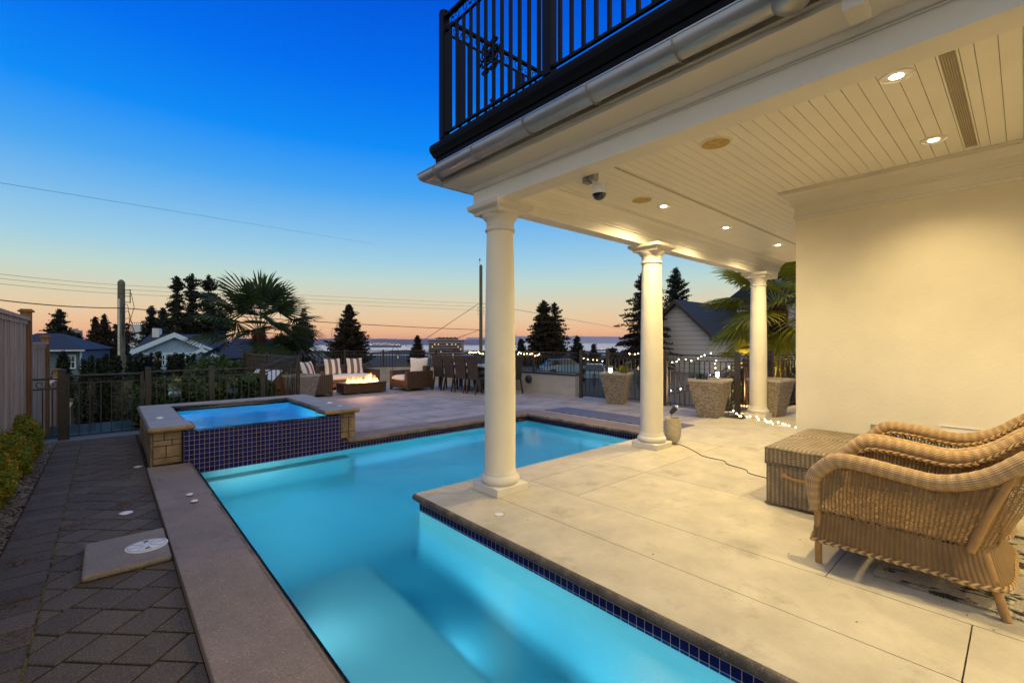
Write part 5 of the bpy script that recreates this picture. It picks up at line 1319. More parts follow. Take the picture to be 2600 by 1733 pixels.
# ------------------------------------------------------------------ apartment tower
d = 520.0; p = wpt(1130, d, 0); s = d / F_PX
t = thing('apartment_block', (p.x, p.y, 0), 'broad flat roofed apartment block with lit windows on the shore', 'apartment block', None, -math.atan2(.6645, .7473) - .06)
z0, z1 = zat(935, d), zat(866, d); m = MB(); m.box(-42 * s, 42 * s, 0, 16, z0, z1); m.box(-25 * s, 28 * s, 3, 13, z1, zat(858, d)); m.build('wall', 'tower_wall', t)
m = MB(); m.box(-44 * s, 44 * s, -1, 17, z1, z1 + .8); m.box(-27 * s, 30 * s, 2, 14, zat(858.5, d), zat(857.3, d))
for k in range(5): m.box((-20 + k * 10) * s, (-15 + k * 10) * s, 5, 10, zat(858, d), zat(855.5, d))
m.build('roof', 'roof_far', t)
m = MB()
for f in range(5):
    z = zat(871 + f * 6.3, d); m.box(-43 * s, 43 * s, -1.2, 0, z - .35, z + .1)
m.build('balcony', 'headland', t)
m = MB(); ml = MB()
for f in range(5):
    z = zat(873.5 + f * 6.3, d)
    for k in range(26):
        x = (-40 + k * 3.15) * s; q = ml if rr.random() < .08 else m; q.box(x, x + 2.0 * s, -.15 if q is m else -.25, .02, z - .7, z + .7)
m.build('window', 'dark_glass', t); ml.build('lit_window', 'window_lit', t)

# ------------------------------------------------------------------ foliage helpers
def leafquad(m, c, s, rr, asp=1.8, up=None):
    a = Vector((rr.gauss(0, 1), rr.gauss(0, 1), rr.gauss(0, 1) * .7)).normalized(); b = a.orthogonal().normalized(); b = Matrix.Rotation(rr.random() * 6.28, 3, a) @ b
    m.quad(c - a * s * asp * .5, c + b * s * .5, c + a * s * asp * .5, c - b * s * .5)
def conifer(u, d, vtop, vbase, wpx, label, dense=1.0, seed=1, mat='leaf_conifer', shape='fir', name='conifer_tree', group=None, gaps=.0, leaf=None, droop=.25, ccent=0.0):
    rr = random.Random(seed); zt, zb = zat(vtop, d), zat(vbase, d); H = zt - zb; Rm = wpx / 2 * d / F_PX; base = wpt(u, d, zb - 3)
    t = thing(name, base, label, 'tree', group); m = MB(); m.tube([(0, 0, 0), (0, 0, 3 + H * .5), (0, 0, 3 + H * .97)], [H * .022 + .04, H * .014 + .02, .01], 7); m.build('trunk', 'bark', t)
    m = MB(); px = d / F_PX * 2.54; ls = leaf or max(.05, px * 1.5); lay = int(30 * dense + H * 1.2); Rm *= 1.25
    for k in range(lay):
        f = (k + rr.random()) / lay      # 0 bottom -> 1 top
        if shape == 'fir': prof = min(1, (1 - f) * 1.55) ** .9 * (.78 + .22 * math.sin(k * 1.7)) + .02
        elif shape == 'open': prof = min(1, (1 - f) * 2.3) ** .75 * (.72 + .28 * math.sin(f * 11 + seed)) * rr.uniform(.35, 1.1)
        elif shape == 'cedar': prof = min(1, (1 - f) * 1.5) ** .85 * rr.uniform(.72, 1.08)
        else: prof = (1 - f) ** .6
        z = 3 + H * (.0 + f * .985); nb = int(rr.uniform(6, 11))
        for b in range(nb):
            if rr.random() < gaps: continue
            a = rr.random() * 2 * PI; L = Rm * prof * rr.uniform(.55, 1.15)
            dirv = Vector((math.cos(a), math.sin(a), 0)); nn = max(3, int(L / (ls * .55) * 1.9 * dense))
            rise = .45 if f > .8 else (-droop if shape in ('fir', 'open') else .45)
            for j in range(nn):
                g_ = ((j + rr.random()) / nn) ** .7; spread = ls * (1.0 + 1.0 * g_ * (1 - g_)) + L * .10 * (1 - g_)
                c = dirv * (L * g_) + Vector((rr.gauss(0, spread * .5), rr.gauss(0, spread * .5), z + rise * L * g_ * (g_ if rise < 0 else 1) + rr.gauss(0, spread * .28) + (L * .12 * g_ ** 3 if shape == 'fir' else 0)))
                leafquad(m, c, ls * rr.uniform(.5, 1.0), rr)
    # leader
    for k in range(int(14 * dense)): leafquad(m, Vector((rr.gauss(0, ls * .3), rr.gauss(0, ls * .3), 3 + H * rr.uniform(.93, 1.0))), ls * .55, rr)
    m.build('crown', mat, t); return t
conifer(151, 60, 784, 905, 74, 'dark fir left of the cedar pair, above the hipped roof', 1.6, 11, gaps=.15, droop=.15)
conifer(197, 75, 846, 900, 40, 'small dark fir at the right edge of the hipped roof', 1.3, 61)
conifer(176, 80, 840, 900, 50, 'low dark fir between the hipped roof and the taller fir', 1.3, 62, shape='cedar')
conifer(242, 40, 803, 950, 42, 'left one of the two pointed cedars beside the wooden utility pole', 1.9, 12, 'leaf_conifer_warm', 'cedar', 'cedar_tree', group='pair of pointed cedars')
conifer(266, 41, 797, 950, 44, 'right one of the two pointed cedars beside the wooden utility pole', 1.9, 13, 'leaf_conifer_warm', 'cedar', 'cedar_tree', group='pair of pointed cedars')
conifer(294, 90, 822, 900, 40, 'thin dark tree directly behind the wooden utility pole', 1.1, 63, shape='open', gaps=.3)
conifer(322, 95, 820, 900, 44, 'ragged dark tree just right of the wooden utility pole', 1.1, 64, shape='open', gaps=.3)
conifer(385, 62, 776, 910, 74, 'shorter ragged fir at the left of the tall tree group', 1.5, 14, gaps=.2)
conifer(414, 64, 780, 910, 70, 'dense dark fir low in the tall tree group', 1.5, 15, gaps=.1)
conifer(450, 58, 700, 900, 92, 'tall open crowned tree at the left of the tall trio', 1.7, 16, shape='open', gaps=.22, name='tall_tree', group='trio of tall open trees')
conifer(487, 59, 693, 900, 84, 'tall open crowned tree in the middle of the tall trio', 1.7, 17, shape='open', gaps=.25, name='tall_tree', group='trio of tall open trees')
conifer(530, 60, 696, 900, 88, 'tall open crowned tree at the right of the tall trio', 1.7, 18, shape='open', gaps=.25, name='tall_tree', group='trio of tall open trees')
conifer(560, 66, 780, 900, 70, 'dark tree mass behind the big palm, left side', 1.5, 19, shape='open', gaps=.1)
conifer(771, 45, 781, 930, 66, 'dark upright tree behind the right side of the big palm', 1.8, 20, 'leaf_conifer_warm', shape='open', gaps=.2)
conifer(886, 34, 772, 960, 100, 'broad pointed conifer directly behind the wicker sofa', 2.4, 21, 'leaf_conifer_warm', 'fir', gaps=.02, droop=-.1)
conifer(1060, 40, 851, 960, 50, 'small pointed conifer left of the apartment block', 1.8, 22, 'leaf_conifer_warm', gaps=.05)
conifer(1245, 60, 858, 920, 34, 'low dark tree at the foot of the far utility pole', 1.4, 23, shape='open')
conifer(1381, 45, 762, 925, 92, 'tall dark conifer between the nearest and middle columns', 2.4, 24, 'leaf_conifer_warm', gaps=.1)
conifer(1408, 46, 766, 925, 84, 'slimmer conifer merging with the tall one between the columns', 1.5, 25, 'leaf_conifer_warm', gaps=.35)
conifer(1323, 60, 860, 925, 34, 'low dark conifer just right of the nearest column', 1.5, 26)
conifer(1465, 52, 853, 925, 40, 'small pointed fir on the bright water, left of the barge', 1.6, 27)
conifer(1508, 60, 874, 925, 32, 'little dark tree below the barge on the water', 1.3, 28, shape='open', gaps=.1)
conifer(1556, 60, 885, 925, 50, 'low dark bush like tree just left of the middle column', 1.4, 29, shape='open')
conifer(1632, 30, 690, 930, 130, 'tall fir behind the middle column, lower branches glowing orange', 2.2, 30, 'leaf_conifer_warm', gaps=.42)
conifer(1716, 44, 676, 960, 130, 'feathery conifer above the grey gable, right of the middle column', 2.0, 31, 'leaf_conifer', gaps=.35, droop=-.35)
# hedge of columnar cedars
rr2 = random.Random(5)
for k, (u, v) in enumerate(((212, 912), (232, 905), (250, 912), (268, 900), (284, 916), (300, 905), (330, 900), (345, 908), (358, 899), (372, 906), (384, 900), (402, 896), (431, 908), (447, 898), (462, 900), (478, 906), (492, 902), (508, 915))):
    pos = ('leftmost', 'second from the left', 'third from the left', 'fourth from the left', 'fifth from the left', 'sixth from the left', 'seventh from the left', 'eighth from the left', 'ninth from the left', 'tenth from the left', 'eleventh from the left', 'twelfth, the tall one before the white gable', 'thirteenth from the left', 'fourteenth from the left', 'fifteenth from the left', 'sixteenth from the left', 'seventeenth from the left', 'last on the right')[k]
    conifer(u, 19 + rr2.uniform(-.5, .5), v - 4, 1075, 30, 'dark pointed hedge cedar below the pale houses, ' + pos, 1.7, 100 + k, 'leaf_cedar', 'cedar', 'hedge_cedar', group='row of dark hedge cedars', leaf=.08)
conifer(160, 16, 890, 1060, 44, 'rounded dark cedar in front of the hipped roof house', 1.9, 130, 'leaf_cedar', 'cedar', 'hedge_cedar', leaf=.08)
conifer(232, 11.5, 960, 1085, 46, 'dark shrub directly behind the iron gate, left half', 1.6, 131, 'leaf_cedar', 'cedar', 'shrub', leaf=.05)
conifer(330, 11.8, 955, 1085, 50, 'dark shrub directly behind the iron gate, right half', 1.6, 132, 'leaf_laurel', 'cedar', 'shrub', leaf=.05)

# bare tree
t = thing('bare_tree', wpt(822, 30, zat(1000, 30)), 'leafless young tree with thin twigs between the palm and the sofa', 'tree'); m = MB(); rr = random.Random(41)
def grow(p, dirv, L, r, lev):
    q = p + dirv * L; mid = p.lerp(q, .5) + Vector((rr.gauss(0, L * .03), rr.gauss(0, L * .03), 0)); m.tube([p, mid, q], [r, r * .85, r * .65], 5)
    if lev == 0: return
    for k in range(rr.choice((2, 3, 3))):
        nd = (dirv + Vector((rr.gauss(0, .35), rr.gauss(0, .35), rr.uniform(-.05, .25)))).normalized(); grow(p.lerp(q, rr.uniform(.55, 1)), nd, L * rr.uniform(.55, .85), r * .6, lev - 1)
grow(Vector((0, 0, 0)), Vector((-.05, 0, 1)), 2.4, .035, 5); m.build('branches', 'bark', t)

# palms
def palm(u, d, vc, label, Rf, nf, matl, trunk_r, ztrunk, seed, below=.3, only=None):
    rr = random.Random(seed); c = wpt(u, d, zat(vc, d)); t = thing('fan_palm', (c.x, c.y, ztrunk), label, 'palm', 'fan palms'); o = Vector((c.x, c.y, ztrunk)); hc = c.z - ztrunk
    m = MB(); prof = [(trunk_r * (1 + .12 * math.sin(k * 2.1)), hc * k / 14) for k in range(15)]; m.lathe(prof, n=14); m.build('trunk', 'bark', t)
    m = MB()
    for k in range(1500):   # shaggy fibre
        a = rr.random() * 2 * PI; z = hc * (1 - rr.random() ** 1.3 * .98); L = rr.uniform(.08, .26); q = Vector((math.cos(a), math.sin(a), 0)); b = q * trunk_r * 1.0 + Vector((0, 0, z)); e_ = b + q * rr.uniform(.02, .15) + Vector((rr.gauss(0, .03), rr.gauss(0, .03), rr.uniform(-L, L * .5))); s_ = Vector((-q.y, q.x, 0)) * rr.uniform(.006, .022)
        m.quad(b - s_, b + s_, e_ + s_ * .3, e_ - s_ * .3)
    m.build('fibre', 'palm_fibre', t)
    for k in range(nf):
        a = k * 2.39996 + rr.uniform(-.2, .2); el = math.radians(85 - (85 + 35 * below * 2) * ((k + .5) / nf) ** .9 + rr.uniform(-8, 8))
        dirv = Vector((math.cos(a) * math.cos(el), math.sin(a) * math.cos(el), math.sin(el))); Lp = Rf * rr.uniform(.48, .62); tip = Vector((0, 0, hc)) + dirv * Lp + Vector((0, 0, -.10 * Lp * math.cos(el)))
        mp_ = MB(); mp_.tube([Vector((0, 0, hc - .06)), Vector((0, 0, hc)) + dirv * Lp * .5, tip], [.014, .011, .008], 5)
        # fan
        side = dirv.cross(Vector((0, 0, 1))); side = side.normalized() if side.length > .05 else Vector((1, 0, 0)); nrm = side.cross(dirv).normalized(); roll = rr.uniform(-.5, .5)
        side = Matrix.Rotation(roll, 3, dirv) @ side; nrm = Matrix.Rotation(roll, 3, dirv) @ nrm
        nl = 38; Lf = Rf * rr.uniform(.50, .62); fdir = (dirv + Vector((0, 0, -.28))).normalized()
        for j in range(nl):
            an = math.radians(-112 + 224 * j / (nl - 1)); ll = Lf * (1 - .28 * abs(an / 2) ** 1.5) * rr.uniform(.93, 1.05)
            dv = (fdir * math.cos(an) + side * math.sin(an)).normalized(); wv = dv.cross(nrm).normalized(); ww = Lf * .030
            P0 = tip; P1 = tip + dv * ll * .45 + nrm * (.05 * Lf * (1 if j % 2 else -1) * .4 - .06 * Lf * abs(math.sin(an))); P2 = P1 + dv * ll * .33 + Vector((0, 0, -.03 * Lf)); P3 = P2 + dv * ll * .24 + Vector((0, 0, -Lf * rr.uniform(.05, .13)))
            fold = nrm * ww * .5
            mp_.quad(P0, P1 - wv * ww + fold, P1, P0); mp_.quad(P0, P1, P1 + wv * ww + fold, P0)
            mp_.quad(P1 - wv * ww + fold, P2 - wv * ww * .7, P2, P1); mp_.quad(P1, P2, P2 + wv * ww * .7, P1 + wv * ww + fold)
            i = len(mp_.v); mp_.v += [tuple(P2 - wv * ww * .7), tuple(P2 + wv * ww * .7), tuple(P3)]; mp_.face((i, i + 1, i + 2))
        mp_.build('frond', matl, t, smooth=False)
    return t
palm(659, 13.6, 838, 'big dark fan palm against the sunset, left of the sofa', 1.85, 24, 'leaf_palm', .17, -1.5, 51, below=.25)
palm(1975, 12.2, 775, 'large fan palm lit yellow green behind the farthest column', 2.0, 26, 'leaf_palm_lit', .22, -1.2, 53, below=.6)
palm(700, 14.6, 905, 'short bushy fan palm low beside the big palm', .9, 14, 'leaf_palm', .10, -1.5, 55, below=.2)
palm(1905, 11.6, 915, 'small fan palm coloured as lit yellow green, low behind the fence post', .75, 11, 'leaf_palm_lit', .10, -1.2, 57, below=.2)
lamp('POINT', 'palm_fill', wpt(1925, 10.9, .25), 110, (1, .62, .25), shadow_soft_size=.1)  # added lamp, stands in for porch light reaching the palm

# shrubs
def shrub(name, blobs, label, n, s, mat, seed=1, cat='shrub', group=None, asp=1.5, shellf=.35):
    rr = random.Random(seed); o = Vector(blobs[0][0]); o.z = min(b[0][2] - b[1][2] for b in blobs); t = thing(name, o, label, cat, group); tot = sum(b[1][0] * b[1][1] * b[1][2] for b in blobs); m = MB(); st = MB()
    for c, r in blobs:
        c = Vector(c); k = int(n * r[0] * r[1] * r[2] / tot)
        for j in range(k):
            v = Vector((rr.gauss(0, 1), rr.gauss(0, 1), rr.gauss(0, 1))).normalized(); q = rr.random() ** shellf; lump = 1 + .10 * math.sin(v.x * 7 + c.y * 5) * math.sin(v.y * 6 + v.z * 5)
            leafquad(m, c + Vector((v.x * r[0], v.y * r[1], v.z * r[2])) * q * lump, s * rr.uniform(.6, 1.3), rr, asp)
        for j in range(14):
            v = Vector((rr.gauss(0, 1), rr.gauss(0, 1), abs(rr.gauss(0, 1)) + .3)).normalized(); st.tube([Vector((c.x, c.y, o.z)), c + Vector((v.x * r[0], v.y * r[1], v.z * r[2])) * .95], [.012, .003], 4)
    m.build('leaves', mat, t, origin=o); st.build('stems', 'bark', t, origin=o)
SG = 'clipped box bushes along the wood fence'
shrub('box_bush', [((-.82, 8.3, .16), (.22, .52, .32)), ((-.83, 8.8, .12), (.19, .35, .26))], 'rounded green box bush at the far end, nearest the iron gate', 15000, .022, 'leaf_box', 1, group=SG)
shrub('box_bush', [((-.83, 7.3, .11), (.21, .60, .32))], 'orange tipped box bush second from the iron gate', 15000, .022, 'leaf_box', 2, group=SG)
shrub('box_bush', [((-.835, 6.25, .09), (.205, .62, .32))], 'olive box bush in the middle of the bed', 15000, .021, 'leaf_box', 3, group=SG)
shrub('box_bush', [((-.84, 5.2, .09), (.20, .65, .32))], 'green box bush nearest the photographer at the left picture edge', 16000, .020, 'leaf_box', 4, group=SG)
shrub('box_bush', [((-.84, 4.1, .03), (.30, .60, .31))], 'green box bush at the lower left, outside the view', 9000, .020, 'leaf_box', 5, group=SG)
LG = 'leafy laurel bushes behind the iron fence'
shrub('laurel_bush', [((.95, 10.35, .15), (.65, .45, .50))], 'dark laurel bush behind the fence, directly right of the gate', 5200, .055, 'leaf_laurel', 6, group=LG, asp=2.2)
shrub('laurel_bush', [((2.05, 10.45, .22), (.65, .5, .52)), ((2.2, 10.2, .3), (.35, .35, .5))], 'dark laurel bush with yellow leaves behind the fence corner', 6000, .055, 'leaf_laurel', 7, group=LG, asp=2.2)
shrub('laurel_bush', [((2.05, 13.4, .45), (.7, .9, .62)), ((1.2, 12.6, .1), (.9, .7, .55))], 'glossy rounded laurel bush below the palm fronds', 6500, .06, 'leaf_laurel', 8, group=LG, asp=2.2)
shrub('laurel_bush', [((3.9, 15.9, .35), (1.2, .5, .6))], 'dark undergrowth bush behind the low wall left of the sofa', 5000, .05, 'leaf_laurel', 9, group=LG, asp=2.2)
shrub('laurel_bush', [((12.6, 5.0, -.3), (.8, .7, .8))], 'low bush at the foot of the large lit palm', 4200, .05, 'leaf_laurel', 10, group=LG, asp=2.2)
shrub('laurel_bush', [((14.8, 5.2, -.2), (1.0, 1.0, 1.3))], 'tall dark bush behind the large lit palm', 7000, .07, 'leaf_laurel', 14, group=LG, asp=2.2)

# ------------------------------------------------------------------ wood fence
def wfence(x, y0, y1, ztop, label, post_y=None, postz=None, cap=True):
    t = thing('wood_fence', (x, y0, -.1), label, 'fence', 'stepped wooden fence panels'); o = (x, y0, -.1); m = MB(); y = y0
    while y < y1 - .02:
        w_ = .088; m.box(x - .012 + R.uniform(-.003, .003), x + .01 + R.uniform(-.003, .003), y + .002, min(y + w_, y1) - .002, -1.4, ztop - .06, tone=R.random()); y += w_
    m.build('board_panel', 'fence_boards', t, origin=o)
    m = MB(); m.box(x - .02, x + .028, y0, y1, ztop - .10, ztop - .045, tone=.3); m.box(x - .05, x + .05, y0 - .01, y1 + .01, ztop - .044, ztop, tone=.2); m.build('cap_rail', 'fence_boards', t, origin=o)
    if post_y is not None:
        m = MB(); m.box(x - .055, x + .055, post_y - .055, post_y + .055, -1.4, postz - .045); m.box(x + .011, x + .035, post_y - .16, post_y - .06, -1.4, ztop - .05); m.build('post', 'cedar_post', t, origin=o)
        m = MB(); m.box(x - .08, x + .08, post_y - .08, post_y + .08, postz - .044, postz - .018); m.box(x - .06, x + .06, post_y - .06, post_y + .06, postz - .018, postz); m.build('post_cap', 'cedar_post', t, origin=o, bevel=.006)
wfence(-.86, 2.0, 9.36, 1.745, 'tall weathered cedar fence panel at the left edge, with a capped post', 9.43, 1.87)
wfence(-.86, 9.55, 12.0, 1.40, 'second, lower weathered fence panel beyond the tall post', 12.1, 1.53)
wfence(-.86, 12.2, 14.5, .60, 'third fence panel stepping down behind the iron gate', 14.6, .80)
wfence(-.86, 14.75, 17.2, .05, 'fourth fence panel, seen low through the iron gate', 17.3, .15)
wfence(-.86, 17.4, 20.0, -.5, 'lowest fence panel, seen through the bottom of the gate', 20.1, -.4)

# ------------------------------------------------------------------ utility poles and wires
def upole(u, d, vtop, wpx, label, zb=-8):
    z1 = zat(vtop, d); t = thing('utility_pole', wpt(u, d, zb), label, 'utility pole', 'wooden utility poles'); r = wpx / 2 * d / F_PX
    m = MB(); m.tube([(0, 0, 0), (0, 0, z1 - zb - r)], [r * 1.15, r], 20); m.lathe([(r, z1 - zb - r), (r * .5, z1 - zb - r * .2), (0, z1 - zb)], n=20); m.build('pole', 'pole_wood', t, smooth=True); return t, z1 - zb, r
up1, H1, r1 = upole(308, 23, 709, 15, 'near wooden utility pole with a shiny conduit and coiled cables')
m = MB(); fw = Vector((.6645, .7473, 0)); rt = Vector((.7473, -.6645, 0)); cpos = -fw * r1 * 1.1 + rt * .03
m.tube([cpos + Vector((0, 0, 1)), cpos + Vector((0, 0, H1 - 1.0))], .05, 10); mat_plain('conduit', (.5, .5, .48), .35, metal=.6); m.build('conduit', 'conduit', up1, smooth=True)
m = MB()
for k in range(4):
    cc = rt * (r1 + .18 + .04 * k) + Vector((0, 0, H1 - 2.0 - .25 * k)) - fw * .1; a_, b_ = .16 + .05 * k, .75 - .1 * k; m.tube([cc + rt * (a_ * math.cos(q * .262)) + Vector((0, 0, b_ * math.sin(q * .262))) for q in range(24)], .012, 5, closed=True)
m.tube([rt * r1 + Vector((0, 0, H1 - .65)), rt * (r1 + .35) + Vector((0, 0, H1 - .7)), rt * (r1 + .5) + Vector((0, 0, H1 - 1.4)), rt * (r1 + .2) + Vector((0, 0, H1 - 2.4))], .014, 5)
m.build('cable_coil', 'cable', up1)
m = MB()
for z in (.55, .85, 1.15, 2.28): m.bar(rt * r1 + Vector((0, 0, H1 - z)), rt * (r1 + .3) + Vector((0, 0, H1 - z)), .03)
m.bar(rt * (r1 + .3) + Vector((0, 0, H1 - .5)), rt * (r1 + .3) + Vector((0, 0, H1 - 1.2)), .04); m.build('bracket', 'iron', up1)
up2, H2, r2 = upole(1221, 40, 671, 8, 'far tall utility pole just left of the nearest column', -10)
m = MB(); m.bar(rt * -.1 + Vector((0, 0, H2)), rt * -.1 + Vector((0, 0, H2 + .45)), .03); m.lathe([(.0, .0), (.10, .05), (.04, .12), (.07, .18), (0, .22)], -.075, .066, H2 + .3, 10)
for z in (5.1 / 1.0, 5.45, 5.8):
    for s_ in (-1, 1): m.lathe([(0, -.06), (.06, 0), (0, .06)], rt.x * s_ * .25, rt.y * s_ * .25, H2 - (868 * 0 + z) * .75, 8)
m.build('insulator', 'hinge', up2)
def wire(pts, label, r=.02, n=24, sag=0.0):
    P = []
    for (u0, v0, d0), (u1, v1, d1) in zip(pts, pts[1:]):
        A = wpt(u0, d0, zat(v0, d0)); B = wpt(u1, d1, zat(v1, d1))
        for k in range(n): f = k / n; P.append(A.lerp(B, f) - Vector((0, 0, sag * 4 * f * (1 - f))))
    P.append(B); m = MB(); m.tube(P, r, 5); o = m.build('power_line', 'cable', origin=P[0]); tag(o, label, 'power line', 'overhead wires'); return o
wire([(-80, 451, 14), (950, 619, 60)], 'highest thin overhead wire, slanting alone across the blue sky', .006)
wire([(-80, 686, 17), (308, 723.5, 22.7), (1221, 770, 40)], 'top wire of the three thin ones passing the wooden pole', .007, sag=.05)
wire([(-80, 697, 17), (308, 734, 22.7), (1221, 778.5, 40)], 'middle wire of the three thin ones passing the wooden pole', .007, sag=.05)
wire([(-80, 711, 17), (308, 745.5, 22.7), (1221, 787, 40)], 'lowest wire of the three thin ones passing the wooden pole', .007, sag=.05)
wire([(-80, 751, 17), (308, 781.5, 22.7), (1221, 837, 40)], 'thick overhead cable running from the near to the far pole', .022, sag=.12)
wire([(1216, 770, 40), (1122, 833, 36), (1080, 860, 30)], 'guy cable dropping left from the far pole, crossing the thick cable', .02)
wire([(1216, 838, 40), (1160, 858, 34)], 'short guy cable sloping down left of the far pole', .02)
wire([(1225, 770, 40), (1600, 838, 90)], 'faint sagging wire from the far pole towards the right hand trees', .02)
wire([(1225, 838, 40), (1600, 905, 60)], 'low thin wire behind the tall conifer between the columns', .012)

# ------------------------------------------------------------------ houses
def hframe(u, d, z, yaw=0.0, turn=.8):
    r = (u - 1300) / F_PX; psi = -math.atan(r) * turn + yaw
    return wpt(u, d, z), -math.atan2(.6645, .7473) + psi, d / F_PX / (math.cos(psi) - r * math.sin(psi))
# local frame: x right across the view, y away
def gable(m, mr, x0, x1, y0, y1, zb, ze, zr, over=.35, th=.16):
    xm = (x0 + x1) / 2
    m.box(x0, x1, y0, y1, zb, ze); i = len(m.v); m.v += [(x0, y0, ze), (x1, y0, ze), (xm, y0, zr), (x0, y1, ze), (x1, y1, ze), (xm, y1, zr)]; m.face((i, i + 1, i + 2)); m.face((i + 5, i + 4, i + 3))
    sl = (zr - ze) / (xm - x0)
    for s, xe in ((-1, x0), (1, x1)):
        e_ = xe + s * over; ez = ze - over * sl; P = [(xm, zr + .02), (e_, ez + .02), (e_, ez + .02 + th), (xm, zr + .02 + th)]; i = len(mr.v)
        mr.v += [(p[0], y0 - over, p[1]) for p in P] + [(p[0], y1 + over, p[1]) for p in P]
        for f in ((0, 1, 2, 3), (7, 6, 5, 4), (0, 4, 5, 1), (1, 5, 6, 2), (2, 6, 7, 3), (3, 7, 4, 0)): mr.face([i + q for q in f])
def bargeboard(m, x0, x1, y, ze, zr, over=.35, w=.28):
    xm = (x0 + x1) / 2; sl = (zr - ze) / (xm - x0)
    for s, xe in ((-1, x0), (1, x1)):
        e_ = xe + s * over; ez = ze - over * sl; m.prism([(0, 0)] * 0 or [(e_, y), (xm, y), (xm, y + .06), (e_, y + .06)], 0, 0) if False else None
        i = len(m.v); m.v += [(xm, y, zr - w * .3), (e_, y, ez - w * .3), (e_, y, ez + w), (xm, y, zr + w), (xm, y + .06, zr - w * .3), (e_, y + .06, ez - w * .3), (e_, y + .06, ez + w), (xm, y + .06, zr + w)]
        for f in ((0, 1, 2, 3), (7, 6, 5, 4), (0, 4, 5, 1), (1, 5, 6, 2), (2, 6, 7, 3), (3, 7, 4, 0)): m.face([i + q for q in f])
# pale gabled house
d = 34.0; p, yw, s = hframe(445, d, 0)
h1 = thing('gabled_house', p, 'pale bungalow tinted with blue dusk light, with a wide white edged gable behind the hedge', 'house', None, yw)
X = lambda u: (u - 445) * s
m = MB(); mr = MB(); gable(m, mr, X(352), X(538), 0, 9, -4, zat(892, d), zat(853, d)); m.build('wall', 'board_dusk_tint', h1); mr.build('roof', 'roof_tiles', h1)
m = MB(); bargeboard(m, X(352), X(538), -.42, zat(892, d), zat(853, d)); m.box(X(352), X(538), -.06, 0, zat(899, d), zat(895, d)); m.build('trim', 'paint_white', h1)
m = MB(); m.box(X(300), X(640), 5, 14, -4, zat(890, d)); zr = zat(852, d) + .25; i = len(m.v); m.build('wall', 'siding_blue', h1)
m = MB(); i = len(m.v); m.v += [(X(296), 4.2, zat(897, d)), (X(560), 4.2, zat(897, d)), (X(556), 9.5, zr), (X(318), 9.5, zr), (X(296), 15, zat(897, d)), (X(560), 15, zat(897, d))]
for f in ((0, 1, 2, 3), (5, 4, 3, 2), (0, 3, 4), (1, 5, 2)): m.face([i + q for q in f])
m.build('roof', 'roof_slate', h1)
m = MB(); m.box(X(330), X(350), 8.5, 10, zr - .3, zr + .5); m.build('chimney', 'paint_paleblue', h1)
def window(par, x0, x1, z0, z1, y, fmat='paint_white', pane='dark_glass', bars=2):
    f = MB(); w_ = .08; f.box(x0 - w_, x1 + w_, y - .05, y, z1, z1 + w_); f.box(x0 - w_, x1 + w_, y - .05, y, z0 - w_, z0); f.box(x0 - w_, x0, y - .05, y, z0, z1); f.box(x1, x1 + w_, y - .05, y, z0, z1)
    for k in range(1, bars): xx = x0 + (x1 - x0) * k / bars; f.box(xx - .02, xx + .02, y - .04, y, z0, z1)
    f.box(x0, x1, y - .04, y - .002, (z0 + z1) / 2 - .02, (z0 + z1) / 2 + .02); o = f.build('window', fmat, par); g_ = MB(); g_.box(x0, x1, y - .02, y - .012, z0, z1); g_.build('pane', pane, o)
window(h1, X(382), X(396), zat(922, d), zat(903, d), -.01); window(h1, X(408), X(418), zat(925, d), zat(901, d), -.01)
m = MB(); m.box(X(425), X(470), -.03, 0, -4, zat(899, d)); m.build('garage_door', 'dark_glass', h1)
m = MB(); mr = MB(); gable(m, mr, X(492), X(556), -2.5, 2, -4, zat(904, d), zat(889, d), .3); m.build('porch_wall', 'board_dusk_tint', h1); mr.build('porch_roof', 'roof_tiles', h1)
m = MB(); bargeboard(m, X(492), X(556), -2.86, zat(904, d), zat(889, d), .3, .2); m.build('trim', 'paint_white', h1)
# second roof behind palm
d = 36.0; p, yw, s = hframe(640, d, 0, .05); h2 = thing('tiled_house', p, 'house with a broad slate tiled roof half hidden by the big palm', 'house', None, yw)
m = MB(); m.box(-75 * s, 130 * s, 1, 9, -5, zat(905, d)); m.build('wall', 'siding_blue', h2); m = MB()
m.v += [(-95 * s, 0, zat(908, d)), (150 * s, 0, zat(908, d)), (110 * s, 5, zat(858, d)), (-60 * s, 5, zat(858, d)), (-95 * s, 10, zat(908, d)), (150 * s, 10, zat(908, d))]
for f in ((0, 1, 2, 3), (5, 4, 3, 2), (0, 3, 4), (1, 5, 2)): m.face(f)
m.build('roof', 'roof_slate', h2)
# hipped house on the left
d = 29.0; p, yw, s = hframe(120, d, 0, 0, .7); h3 = thing('hipped_house', p, 'dark blue house with a hipped roof beyond the wood fence', 'house', None, yw)
m = MB(); m.box(-150 * s, 84 * s, .6, 9, -5, zat(892, d)); m.build('wall', 'siding_blue', h3); m = MB()
m.v += [(-170 * s, 0, zat(888, d)), (97 * s, 0, zat(888, d)), (-20 * s, 4.6, zat(843, d)), (-90 * s, 4.6, zat(843, d)), (-170 * s, 9.6, zat(888, d)), (97 * s, 9.6, zat(888, d))]
for f in ((0, 1, 2, 3), (5, 4, 3, 2), (0, 3, 4), (1, 5, 2), (0, 4, 5, 1)): m.face(f)
m.build('roof', 'roof_slate', h3); m = MB(); m.box(-172 * s, 99 * s, -.12, 0, zat(891.5, d), zat(888, d)); m.build('gutter', 'paint_paleblue', h3)
m = MB(); m.box(80 * s, 84 * s, .45, .6, -5, zat(892, d)); m.build('downpipe', 'paint_white', h3); window(h3, 46 * s, 64 * s, zat(935, d), zat(905, d), .59)
